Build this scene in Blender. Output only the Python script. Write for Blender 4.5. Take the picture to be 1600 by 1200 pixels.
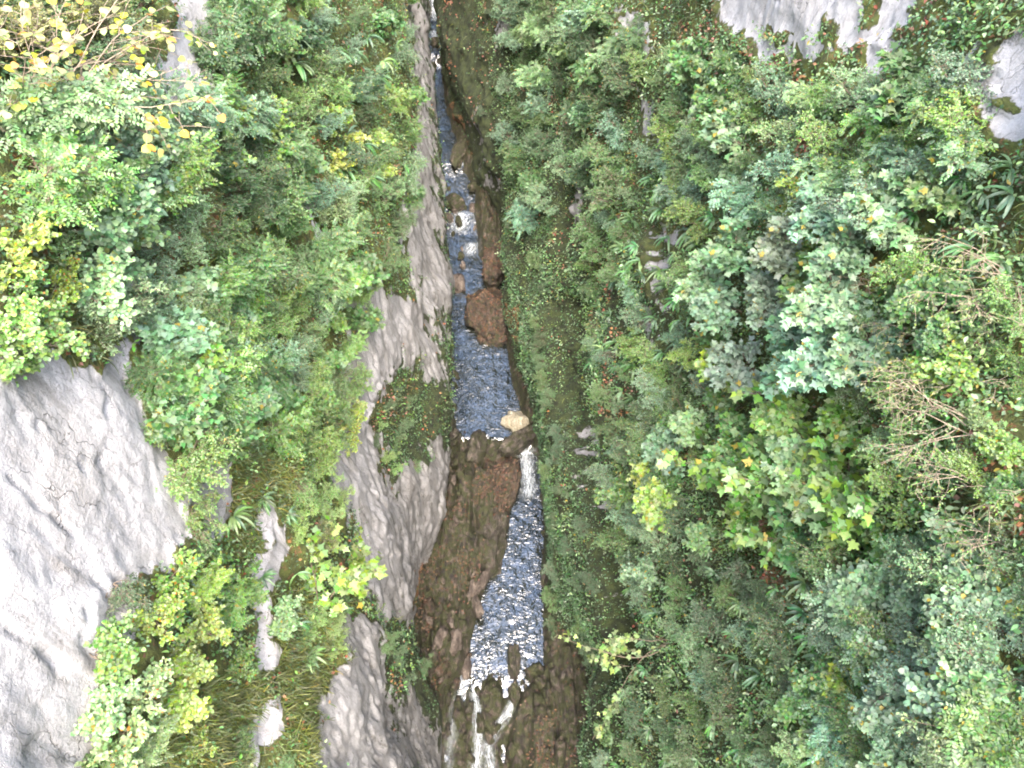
import bpy, math, random
import numpy as np
from mathutils import Vector, Matrix
from mathutils.bvhtree import BVHTree

# ------------------------------------------------------------------ camera, sky, sun, exposure
sc = bpy.context.scene
for o in list(bpy.data.objects):
    bpy.data.objects.remove(o)
R = math.radians
H = 30.0                 # the bridge parapet stands 30 m above the stream
PITCH = R(48.0)
F = 1245.0               # focal length for a frame 1600 wide
cd = bpy.data.cameras.new('camera'); cam = bpy.data.objects.new('camera', cd)
sc.collection.objects.link(cam); sc.camera = cam
cd.sensor_width = 36.0; cd.lens = 36.0 * F / 1600.0
cd.clip_start = 0.1; cd.clip_end = 600
cam.location = (0, 0, H); cam.rotation_euler = (math.pi / 2 - PITCH, 0, 0)

SUN_EL, SUN_AZ = R(58), R(172)     # high soft sun behind thin cloud
world = bpy.data.worlds.new('World'); sc.world = world; world.use_nodes = True
wn = world.node_tree; wn.nodes.clear()
sky = wn.nodes.new('ShaderNodeTexSky'); sky.sky_type = 'NISHITA'; sky.sun_disc = False
sky.sun_elevation = SUN_EL; sky.sun_rotation = SUN_AZ
sky.air_density = 1.0; sky.dust_density = 5.0; sky.ozone_density = 0.7
bgn = wn.nodes.new('ShaderNodeBackground'); bgn.inputs['Strength'].default_value = 0.15
wo = wn.nodes.new('ShaderNodeOutputWorld')
wn.links.new(sky.outputs[0], bgn.inputs[0]); wn.links.new(bgn.outputs[0], wo.inputs[0])
sd = bpy.data.lights.new('sun', 'SUN'); sd.energy = 0.8; sd.angle = R(50); sd.color = (1.0, 0.95, 0.87)
sun = bpy.data.objects.new('sun', sd); sc.collection.objects.link(sun)
sv = Vector((math.sin(SUN_AZ) * math.cos(SUN_EL), math.cos(SUN_AZ) * math.cos(SUN_EL), math.sin(SUN_EL)))
sun.rotation_euler = (-sv).to_track_quat('-Z', 'Y').to_euler(); sun.location = (0, 0, 60)
sc.view_settings.view_transform = 'Standard'; sc.view_settings.look = 'None'
sc.view_settings.gamma = 1.0; sc.view_settings.use_curve_mapping = False
sc.view_settings.exposure = 3.3
sc.render.engine = 'CYCLES'
sc.cycles.filter_width = 1.9
sc.cycles.max_bounces = 6; sc.cycles.diffuse_bounces = 3; sc.cycles.glossy_bounces = 2
sc.cycles.transmission_bounces = 3; sc.cycles.transparent_max_bounces = 4
sc.cycles.caustics_reflective = False; sc.cycles.caustics_refractive = False

rng = np.random.default_rng(7)
random.seed(7)
C = sc.collection

# ------------------------------------------------------------------ small helpers
def smooth(a, b, x):
    t = np.clip((x - a) / (b - a), 0, 1)
    return t * t * (3 - 2 * t)

def _hash(ix, iy, iz, seed):
    h = (ix.astype(np.int64) * 374761393 + iy.astype(np.int64) * 668265263 + iz.astype(np.int64) * 2147483647 + seed * 974711) & 0xffffffff
    h = ((h ^ (h >> 13)) * 1274126177) & 0xffffffff
    h = ((h ^ (h >> 16)) * 2246822519) & 0xffffffff
    return ((h ^ (h >> 15)) & 0xffffff).astype(np.float64) / 0xffffff

def vnoise(p, seed=0):
    i = np.floor(p).astype(np.int64); f = p - i
    f = f * f * f * (f * (f * 6 - 15) + 10)
    r = 0
    for dx in (0, 1):
        wx = f[:, 0] if dx else 1 - f[:, 0]
        for dy in (0, 1):
            wy = f[:, 1] if dy else 1 - f[:, 1]
            for dz in (0, 1):
                wz = f[:, 2] if dz else 1 - f[:, 2]
                r = r + wx * wy * wz * _hash(i[:, 0] + dx, i[:, 1] + dy, i[:, 2] + dz, seed)
    return r * 2 - 1

def fbm(p, octv=4, seed=0, gain=0.5):
    p = np.asarray(p, float); a = 1.0; s = 0; tot = 0
    for k in range(octv):
        s = s + a * vnoise(p, seed + k * 17); tot += a; a *= gain; p = p * 2.03 + 11.3
    return s / tot

def ridged(p, octv=4, seed=0):
    p = np.asarray(p, float); a = 1.0; s = 0; tot = 0
    for k in range(octv):
        s = s + a * (1 - 2 * np.abs(vnoise(p, seed + k * 31))); tot += a; a *= 0.5; p = p * 2.1 + 5.7
    return s / tot

CP, SP = math.cos(PITCH), math.sin(PITCH)
def project(P):
    """world -> position in the 1600 x 1200 photograph (used to look up where cover grows)"""
    x, y, z = P[:, 0], P[:, 1], P[:, 2] - H
    t = y * CP - z * SP
    up = y * SP + z * CP
    t2 = np.where(t < 0.3, 0.3, t)
    return 800 + F * x / t2, 600 - F * up / t2, t

def ray(u, v):
    a, b = (u - 800) / F, (v - 600) / F
    return Vector((a, CP - b * SP, -SP - b * CP)).normalized()

def river_pt(u, v, z):
    a, b = (u - 800) / F, (v - 600) / F
    t = (H - z) / (SP + b * CP)
    return t * a, t * (CP - b * SP)

def poly_sd(u, v, poly):
    """signed distance in pixels, positive inside"""
    d = np.full(u.shape, 1e9); ins = np.zeros(u.shape, bool)
    n = len(poly)
    for i in range(n):
        x1, y1 = poly[i]; x2, y2 = poly[(i + 1) % n]
        ex, ey = x2 - x1, y2 - y1
        t = np.clip(((u - x1) * ex + (v - y1) * ey) / (ex * ex + ey * ey + 1e-9), 0, 1)
        d = np.minimum(d, np.hypot(u - x1 - t * ex, v - y1 - t * ey))
        c = ((y1 > v) != (y2 > v)) & (u < (x2 - x1) * (v - y1) / (y2 - y1 + 1e-12) + x1)
        ins ^= c
    return np.where(ins, d, -d)

def mesh_np(name, V, faces, attrs=None, smooth_shade=True):
    """faces: list of (n, k) index arrays"""
    me = bpy.data.meshes.new(name)
    V = np.ascontiguousarray(V, np.float32)
    me.vertices.add(len(V)); me.vertices.foreach_set('co', V.ravel())
    loops = np.concatenate([f.ravel() for f in faces]).astype(np.int32)
    tot = np.concatenate([np.full(len(f), f.shape[1], np.int32) for f in faces])
    st = np.concatenate([[0], np.cumsum(tot)[:-1]]).astype(np.int32)
    me.loops.add(len(loops)); me.loops.foreach_set('vertex_index', loops)
    me.polygons.add(len(tot)); me.polygons.foreach_set('loop_start', st); me.polygons.foreach_set('loop_total', tot)
    if smooth_shade:
        me.polygons.foreach_set('use_smooth', np.ones(len(tot), bool))
    for k, a in (attrs or {}).items():
        at = me.attributes.new(k, 'FLOAT', 'POINT'); at.data.foreach_set('value', np.ascontiguousarray(a, np.float32))
    me.update(calc_edges=True)
    return me

def link(name, me, mat=None, parent=None, **props):
    o = bpy.data.objects.new(name, me); C.objects.link(o)
    if mat is not None and me is not None and len(me.materials) == 0:
        me.materials.append(mat)
    if parent is not None:
        o.parent = parent
    for k, v in props.items():
        o[k] = v
    return o

def grid_faces(nu, nv):
    a = np.arange((nu - 1) * nv).reshape(nu - 1, nv)[:, :-1].ravel()
    return np.stack([a, a + nv, a + nv + 1, a + 1], 1)

# ------------------------------------------------------------------ materials
def newmat(name):
    m = bpy.data.materials.new(name); m.use_nodes = True
    nt = m.node_tree; nt.nodes.clear()
    out = nt.nodes.new('ShaderNodeOutputMaterial')
    p = nt.nodes.new('ShaderNodeBsdfPrincipled')
    nt.links.new(p.outputs[0], out.inputs[0])
    return m, nt, p, out

class NB:
    """tiny node builder"""
    def __init__(s, nt): s.nt = nt
    def n(s, t, **kw):
        nd = s.nt.nodes.new(t)
        for k, v in kw.items(): setattr(nd, k, v)
        return nd
    def set(s, sock, v):
        if hasattr(v, 'is_output'): s.nt.links.new(v, sock)
        elif v is not None: sock.default_value = v
    def pos(s): return s.n('ShaderNodeNewGeometry').outputs['Position']
    def scale(s, vec, sx, sy, sz):
        m = s.n('ShaderNodeMapping'); s.set(m.inputs['Vector'], vec); m.inputs['Scale'].default_value = (sx, sy, sz); return m.outputs[0]
    def noise(s, vec, sc_, det=4, rough=0.55, dist=0.0):
        n = s.n('ShaderNodeTexNoise'); s.set(n.inputs['Vector'], vec)
        n.inputs['Scale'].default_value = sc_; n.inputs['Detail'].default_value = det; n.inputs['Roughness'].default_value = rough; n.inputs['Distortion'].default_value = dist
        return n.outputs['Fac']
    def vor(s, vec, sc_, feat='F1', out='Distance'):
        n = s.n('ShaderNodeTexVoronoi', feature=feat); s.set(n.inputs['Vector'], vec); n.inputs['Scale'].default_value = sc_
        return n.outputs[out]
    def ramp(s, fac, stops):
        r = s.n('ShaderNodeValToRGB'); s.set(r.inputs[0], fac)
        e = r.color_ramp.elements
        while len(e) < len(stops): e.new(0.5)
        for i, (p, c) in enumerate(stops):
            e[i].position = p; e[i].color = (*c, 1) if len(c) == 3 else c
        return r.outputs[0]
    def mix(s, fac, a, b, mode='MIX'):
        m = s.n('ShaderNodeMix', data_type='RGBA', blend_type=mode)
        s.set(m.inputs[0], fac)
        for i, v in ((6, a), (7, b)):
            if isinstance(v, tuple): v = (*v, 1) if len(v) == 3 else v
            s.set(m.inputs[i], v)
        return m.outputs[2]
    def math(s, op, a, b=None, clamp=False):
        m = s.n('ShaderNodeMath', operation=op); m.use_clamp = clamp
        s.set(m.inputs[0], a)
        if b is not None: s.set(m.inputs[1], b)
        return m.outputs[0]
    def map(s, v, a, b, c=0.0, d=1.0):
        m = s.n('ShaderNodeMapRange', interpolation_type='SMOOTHSTEP'); s.set(m.inputs[0], v)
        for i, x in zip((1, 2, 3, 4), (a, b, c, d)): m.inputs[i].default_value = x
        return m.outputs[0]
    def attr(s, name):
        return s.n('ShaderNodeAttribute', attribute_name=name).outputs['Fac']
    def bump(s, h, strength, dist):
        b = s.n('ShaderNodeBump'); s.set(b.inputs['Height'], h); b.inputs['Strength'].default_value = strength; b.inputs['Distance'].default_value = dist
        return b.outputs[0]

def cliff_material():
    m, nt, p, out = newmat('limestone_and_moss'); b = NB(nt)
    pos = b.pos()
    st = b.scale(pos, 1.0, 1.0, 0.35)                     # streaks run down the face
    big = b.noise(pos, 0.55, 4, 0.6)
    mid = b.noise(st, 2.6, 6, 0.62, 0.6)
    fine = b.noise(pos, 17, 4, 0.7)
    base = b.ramp(mid, [(0.28, (0.22, 0.217, 0.22)), (0.42, (0.32, 0.318, 0.325)), (0.58, (0.365, 0.363, 0.37)), (0.78, (0.42, 0.416, 0.42))])
    base = b.mix(b.map(big, 0.45, 0.7, 0, 0.5), base, (0.28, 0.265, 0.245), 'MIX')
    base = b.mix(b.map(fine, 0.42, 0.66, 0.0, 0.45), base, (0.235, 0.231, 0.234))
    grit = b.noise(pos, 55, 3, 0.7)
    base = b.mix(b.map(grit, 0.52, 0.68, 0.0, 0.5), base, (0.44, 0.436, 0.44))
    base = b.mix(b.map(b.noise(b.scale(pos, 1, 1, .7), 7.5, 5, 0.7), 0.54, 0.70, 0.0, 0.5), base, (0.19, 0.185, 0.183))
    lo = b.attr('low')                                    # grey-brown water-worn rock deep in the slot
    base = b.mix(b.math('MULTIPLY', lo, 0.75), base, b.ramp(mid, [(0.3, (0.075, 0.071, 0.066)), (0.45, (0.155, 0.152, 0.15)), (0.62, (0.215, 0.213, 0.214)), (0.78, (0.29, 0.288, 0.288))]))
    vs = b.noise(b.scale(pos, 1.3, 1.3, 0.09), 2.2, 5, 0.6)
    base = b.mix(b.map(vs, 0.54, 0.68, 0, 0.5), base, (0.115, 0.108, 0.098))
    vs2 = b.noise(b.scale(pos, 1.6, 1.6, 0.16), 5.2, 6, 0.7, 0.5)
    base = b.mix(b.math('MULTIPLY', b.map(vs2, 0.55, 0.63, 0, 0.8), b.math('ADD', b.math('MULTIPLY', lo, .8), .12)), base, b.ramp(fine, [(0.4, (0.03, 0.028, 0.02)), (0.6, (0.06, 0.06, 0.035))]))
    # pits
    pit = b.vor(b.scale(pos, 1, 1, 0.6), 3.3)
    base = b.mix(b.map(pit, 0.02, 0.10, 0.4, 0), base, (0.12, 0.11, 0.095))
    ck = b.noise(b.scale(pos, 1.0, 1.2, .55), 1.7, 5, 0.6, 0.4)
    wob = b.n('ShaderNodeVectorMath', operation='ADD'); b.set(wob.inputs[0], b.scale(pos, 1.5, 1.5, .42))
    wn_ = b.n('ShaderNodeTexNoise'); b.set(wn_.inputs['Vector'], pos); wn_.inputs['Scale'].default_value = 2.2; wn_.inputs['Detail'].default_value = 4
    b.set(wob.inputs[1], wn_.outputs['Color'])
    ve = b.vor(wob.outputs[0], 1.1, 'DISTANCE_TO_EDGE')
    vcr = b.math('MULTIPLY', b.map(ve, 0.0, 0.013, 0.5, 0.0), b.map(big, 0.46, 0.6))
    base = b.mix(vcr, base, (0.06, 0.055, 0.048))
    ckl = b.map(b.math('ABSOLUTE', b.math('SUBTRACT', ck, 0.5)), 0.0, 0.007, 0.4, 0.0)
    base = b.mix(ckl, base, (0.14, 0.13, 0.115))
    # moss, humus and litter cover where the rock is not bare
    mn = b.noise(pos, 3.4, 5, 0.65)
    mc = b.ramp(mn, [(0.25, (0.02, 0.022, 0.009)), (0.42, (0.05, 0.06, 0.013)), (0.58, (0.085, 0.105, 0.018)), (0.75, (0.15, 0.16, 0.028))])
    ln = b.noise(pos, 5.0, 5, 0.7)
    mc = b.mix(b.math('MULTIPLY', b.map(ln, 0.55, 0.64, 0, 0.8), b.math('SUBTRACT', 1.0, b.math('MULTIPLY', lo, 0.85))), mc, b.ramp(fine, [(0.3, (0.08, 0.04, 0.02)), (0.55, (0.19, 0.085, 0.035)), (0.75, (0.30, 0.17, 0.07))]))
    mc = b.mix(b.math('MULTIPLY', lo, .85), mc, b.ramp(mn, [(0.35, (0.005, 0.008, 0.004)), (0.52, (0.018, 0.03, 0.009)), (0.7, (0.038, 0.052, 0.013))]))  # wet slot moss, painted extra dark to stand in for the slot's shade
    rk = b.attr('rock')
    edge = b.math('ADD', rk, b.math('MULTIPLY', b.math('SUBTRACT', b.noise(st, 4.5, 6, 0.65), 0.5), 1.1))
    edge = b.math('ADD', edge, b.math('MULTIPLY', b.math('SUBTRACT', fine, 0.5), 0.35))
    bare = b.map(edge, 0.42, 0.56)
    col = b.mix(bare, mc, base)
    lit = b.attr('litter')
    lf = b.map(b.math('ADD', lit, b.math('MULTIPLY', b.math('SUBTRACT', b.noise(pos, 6, 5, 0.7), 0.5), 1.2)), 0.42, 0.62)
    col = b.mix(b.math('MULTIPLY', lf, 0.9), col, b.ramp(fine, [(0.3, (0.06, 0.03, 0.016)), (0.5, (0.20, 0.095, 0.04)), (0.72, (0.36, 0.21, 0.10))]))
    b.set(p.inputs['Base Color'], col)
    p.inputs['Roughness'].default_value = 0.85
    hgt = b.math('ADD', b.math('MULTIPLY', mid, 0.25), b.math('MULTIPLY', fine, 0.32)); hgt = b.math('ADD', hgt, b.math('MULTIPLY', grit, 0.12))
    hgt = b.math('ADD', hgt, b.math('MULTIPLY', b.math('SUBTRACT', 1.0, bare), b.noise(pos, 30, 3, 0.7)))
    hgt = b.math('SUBTRACT', hgt, b.math('ADD', b.math('MULTIPLY', ckl, 0.2), b.math('MULTIPLY', vcr, 0.4)))
    b.set(p.inputs['Normal'], b.bump(hgt, 0.9, 0.09))
    return m
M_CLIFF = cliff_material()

def wet_rock_material(name, c0, c1, c2, moss=0.3, litter=0.4):
    m, nt, p, out = newmat(name); b = NB(nt); pos = b.pos()
    n1 = b.noise(b.scale(pos, 1.3, .5, 1), 3.6, 7, 0.72, 0.8); n2 = b.noise(pos, 15, 4, 0.72); n3 = b.noise(pos, 4.2, 5, 0.65)
    col = b.ramp(n1, [(0.40, c0), (0.49, c1), (0.60, c2), (0.7, tuple(min(.6, x * 1.7) for x in c2))])
    col = b.mix(b.map(n2, 0.5, 0.68, 0, .6), col, tuple(x * .35 for x in c0))
    geo = b.n('ShaderNodeNewGeometry'); sep = b.n('ShaderNodeSeparateXYZ'); b.set(sep.inputs[0], geo.outputs['Normal'])
    up = b.map(sep.outputs[2], 0.25, 0.8)
    col = b.mix(b.math('MULTIPLY', b.map(n3, 0.62 - 0.3 * moss, 0.74 - 0.3 * moss), moss + 0.35), col, b.ramp(n2, [(0.3, (0.012, 0.015, 0.005)), (0.7, (0.045, 0.05, 0.012))]))
    n5 = b.noise(pos, 7, 5, 0.7)
    lf = b.math('MULTIPLY', b.map(n5, 0.62 - 0.25 * litter, 0.7 - 0.25 * litter), up)
    col = b.mix(b.math('MULTIPLY', lf, min(1.0, litter + 0.3)), col, b.ramp(n2, [(0.3, (0.024, 0.012, 0.007)), (0.5, (0.07, 0.033, 0.017)), (0.75, (0.14, 0.078, 0.04))]))
    b.set(p.inputs['Base Color'], col); p.inputs['Roughness'].default_value = 0.6
    b.set(p.inputs['Normal'], b.bump(b.math('ADD', n1, b.math('MULTIPLY', n2, 0.5)), 1.0, 0.14))
    return m
M_BED = wet_rock_material('wet_streambed_rock', (0.006, 0.005, 0.004), (0.034, 0.026, 0.019), (0.11, 0.085, 0.066), 0.68, 0.14)
M_BOULD = wet_rock_material('mossy_boulder_rock', (0.014, 0.012, 0.008), (0.045, 0.037, 0.028), (0.10, 0.085, 0.07), 0.55, 0.2)
M_LITTER = wet_rock_material('litter_covered_rock', (0.006, 0.005, 0.0035), (0.034, 0.024, 0.016), (0.10, 0.072, 0.052), 0.5, 0.5)
M_PALE = wet_rock_material('pale_boulder_rock', (0.24, 0.20, 0.13), (0.34, 0.31, 0.22), (0.42, 0.39, 0.30), -0.6, -0.6)
M_STONE = wet_rock_material('grey_brown_stone', (0.04, 0.03, 0.023), (0.095, 0.075, 0.06), (0.17, 0.14, 0.115), 0.05, 0.2)

# ------------------------------------------------------------------ stream line (edges read at the water's own level)
W_KEYS = [(-30, -3.0), (5.5, -0.7), (9.5, -0.42), (12.4, 0.0), (22.4, 0.05), (23.2, 0.5), (38.0, 0.8), (40.5, 1.3), (43.0, 1.7), (44.0, 2.1), (56, 2.2), (57, 2.9), (63, 3.0), (64.5, 3.7), (68, 3.9), (70, 4.6), (130, 6.5)]
def wlevel(y):
    return np.interp(y, [k[0] for k in W_KEYS], [k[1] for k in W_KEYS])
def edge_table(rows):
    pts = []
    for v, u in rows:
        z = 0.0
        for _ in range(12):
            x, y = river_pt(u, v, z); z = float(wlevel(y))
        pts.append((y, x))
    pts.sort()
    return np.array([p[0] for p in pts]), np.array([p[1] for p in pts])
WL = edge_table([(-150, 668), (0, 671), (100, 666), (170, 668), (250, 682), (320, 690), (400, 700), (480, 702), (600, 700), (680, 712), (720, 722), (760, 788), (800, 795), (850, 788), (900, 765), (960, 742), (1040, 728), (1090, 700), (1200, 692), (1330, 690)])
WR = edge_table([(-150, 684), (0, 690), (100, 690), (170, 698), (215, 712), (250, 725), (300, 742), (400, 748), (440, 790), (560, 796), (620, 808), (680, 826), (720, 843), (800, 849), (900, 850), (1000, 853), (1040, 851), (1085, 815), (1130, 800), (1200, 792), (1330, 790)])
FL = edge_table([(-150, 655), (0, 663), (100, 663), (200, 668), (300, 684), (420, 693), (600, 692), (700, 700), (800, 700), (860, 690), (920, 668), (1000, 652), (1060, 662), (1120, 690), (1200, 690), (1330, 690)])
FR = edge_table([(-150, 690), (0, 694), (60, 694), (120, 696), (170, 706), (215, 722), (250, 734), (300, 750), (380, 788), (500, 800), (600, 814), (700, 845), (800, 851), (900, 853), (980, 858), (1050, 900), (1120, 910), (1200, 905), (1330, 900)])
def tab(T, y): return np.interp(y, T[0], T[1])

# ------------------------------------------------------------------ where the rock is bare (as seen in the photograph, laid onto the faces)
ROCK_L = [
    [(-300, 530), (40, 535), (60, 560), (105, 585), (150, 548), (180, 530), (186, 600), (215, 650), (238, 715), (262, 765), (270, 830), (225, 895), (165, 935), (150, 1000), (110, 1060), (125, 1130), (100, 1240), (-300, 1300)],
    [(280, 735), (345, 690), (352, 740), (330, 860), (300, 850), (268, 800)],
    [(415, 785), (440, 790), (446, 900), (440, 960), (425, 930), (412, 860)],
    [(418, 960), (445, 950), (440, 1030), (405, 1060), (400, 1020)],
    [(410, 1095), (460, 1085), (440, 1150), (420, 1215), (395, 1210)],
    [(535, 990), (560, 960), (600, 985), (612, 1060), (632, 1090), (640, 1215), (495, 1215), (515, 1110), (545, 1030)],
    [(640, 1065), (668, 1110), (690, 1180), (680, 1215), (640, 1210)],
    [(560, 440), (640, 470), (680, 560), (690, 700), (700, 830), (660, 905), (640, 985), (600, 965), (560, 905), (545, 800), (505, 740), (520, 640), (545, 560)],
    [(655, 110), (668, 190), (672, 330), (684, 480), (694, 560), (670, 570), (640, 470), (622, 340), (640, 240)],
    [(632, -40), (650, -40), (662, 120), (655, 200), (640, 100)],
    [(225, -60), (318, -60), (305, 60), (300, 150), (268, 165), (240, 120)],
    [(195, 120), (230, 160), (268, 215), (262, 230), (225, 190)],
    [(475, 330), (500, 330), (495, 420), (480, 400)],
    [(200, 420), (215, 420), (210, 520), (192, 560)],
]
MOSS_L = [[(598, 590), (640, 560), (662, 605), (694, 640), (672, 690), (655, 690), (648, 745), (618, 715), (600, 775), (582, 745), (596, 690), (572, 655)], [(655, 470), (690, 560), (700, 700), (680, 700), (668, 600)], [(700, 640), (705, 830), (690, 850), (688, 720)],
          [(30, 545), (60, 500), (140, 510), (150, 545), (105, 585), (60, 562)]]
LIT_L = [[(660, 880), (735, 890), (742, 960), (728, 1060), (705, 1090), (660, 1060), (650, 970)], [(365, 735), (410, 720), (395, 790), (370, 830)], [(250, 250), (330, 250), (330, 420), (285, 460), (280, 330)], [(250, 1090), (330, 1110), (330, 1180), (250, 1180)]]
ROCK_R = [
    [(1118, -60), (1440, -60), (1425, 30), (1380, 60), (1335, 70), (1300, 68), (1262, 80), (1238, 66), (1215, 92), (1178, 105), (1170, 60), (1130, 30)],
    [(1545, 80), (1680, 40), (1680, 230), (1595, 215), (1555, 150), (1530, 110)],
    [(1340, 70), (1400, 60), (1385, 110), (1352, 130)],
    [(1036, 350), (1050, 350), (1049, 480), (1040, 512), (1032, 430)],
    [(908, 595), (926, 645), (938, 725), (938, 802), (926, 802), (918, 720), (909, 660)],
    [(982, 5), (1004, 0), (1008, 75), (986, 75)],
    [(904, 295), (919, 295), (918, 355), (907, 360)],
    [(1006, 155), (1027, 155), (1029, 220), (1010, 220)],
    [(790, 20), (800, 20), (803, 80), (796, 80)], [(757, 180), (766, 190), (784, 300), (776, 300)],
    [(1000, 470), (1010, 470), (1030, 520), (1015, 540)], [(965, 930), (975, 925), (972, 970), (964, 965)],
]
MOSS_R = [[(1190, 40), (1226, 34), (1222, 62), (1200, 78)], [(1232, 60), (1246, 60), (1244, 90), (1230, 100)], [(1296, 30), (1316, 25), (1300, 80), (1290, 60)], [(1330, -60), (1372, -60), (1362, 30), (1345, 40)], [(1320, 60), (1345, 55), (1345, 110), (1325, 110)], [(1560, 70), (1590, 75), (1575, 118), (1548, 112)], [(1580, 160), (1610, 155), (1610, 180), (1585, 178)]]
LIT_R = [[(700, 165), (735, 180), (738, 260), (715, 240)], [(755, 380), (790, 375), (795, 460), (760, 470)], [(808, 480), (838, 480), (838, 560), (815, 545)], [(862, 1040), (905, 1050), (915, 1130), (880, 1215), (840, 1215)], [(1195, 880), (1250, 890), (1245, 960), (1200, 960)], [(1280, 210), (1325, 215), (1310, 260), (1285, 255)], [(1190, 780), (1215, 790), (1210, 850), (1180, 850)]]

def masks(P, rocks, litters, mosses, seed):
    u, v, t = project(P)
    w = fbm(P * 1.3, 3, seed) ; w2 = fbm(P * 1.3 + 40, 3, seed + 5)
    w3 = fbm(P * 4.5, 3, seed + 2)
    uu = u + w * 20 + w3 * 16; vv = v + w2 * 30 + w3 * 16
    rock = np.full(len(P), -1e3)
    for q in rocks: rock = np.maximum(rock, poly_sd(uu, vv, q))
    for q in mosses: rock = np.minimum(rock, -poly_sd(uu, vv, q))
    inside = (u > -330) & (u < 1760) & (v > -60) & (v < 1420) & (t > 0.5)
    wild = fbm(P * np.array([1, .35, .6]), 3, seed + 9)
    r = np.where(inside, smooth(-14, 12, rock), smooth(0.0, 0.35, wild))
    l = np.full(len(P), -1e3)
    for q in litters: l = np.maximum(l, poly_sd(uu, vv, q))
    return r, np.where(inside, smooth(-20, 25, l), 0), u, v, t

def ygrid():
    ys = [-14.0]
    while ys[-1] < 128:
        y = ys[-1]
        d = 0.05 if 1.0 < y < 16 else (0.25 if y <= 1.0 else 0.05 + (y - 16) * 0.0042)
        ys.append(y + min(d, 1.2))
    return np.array(ys)
YS = ygrid()
PROF_L = [(-4, 0.15), (0, 0), (2, -0.1), (8, -0.55), (14, -1.15), (17, -1.9), (21, -2.6), (25, -3.3), (29, -4.2), (32, -6.0), (36, -12), (40, -26), (46, -70)]
PROF_R = [(-4, -0.2), (0, 0), (2, 0.35), (5, 0.65), (9, 1.6), (14, 2.55), (19, 3.25), (24, 3.95), (29, 4.8), (32, 7.0), (36, 13), (40, 28), (46, 75)]
def profile_s():
    zs = list(np.linspace(-4, 14, 150)) + list(np.linspace(14, 29, 230)[1:]) + list(np.linspace(29, 36, 34)[1:]) + [37, 38, 39, 40, 42, 44, 46]
    return np.array(zs)
ZS = profile_s()

def smooth1(a, k):
    ker = np.hanning(k + 2)[1:-1]; ker /= ker.sum()
    return np.convolve(np.pad(a, k // 2, mode='edge'), ker, mode='valid')[:len(a)]

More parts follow.
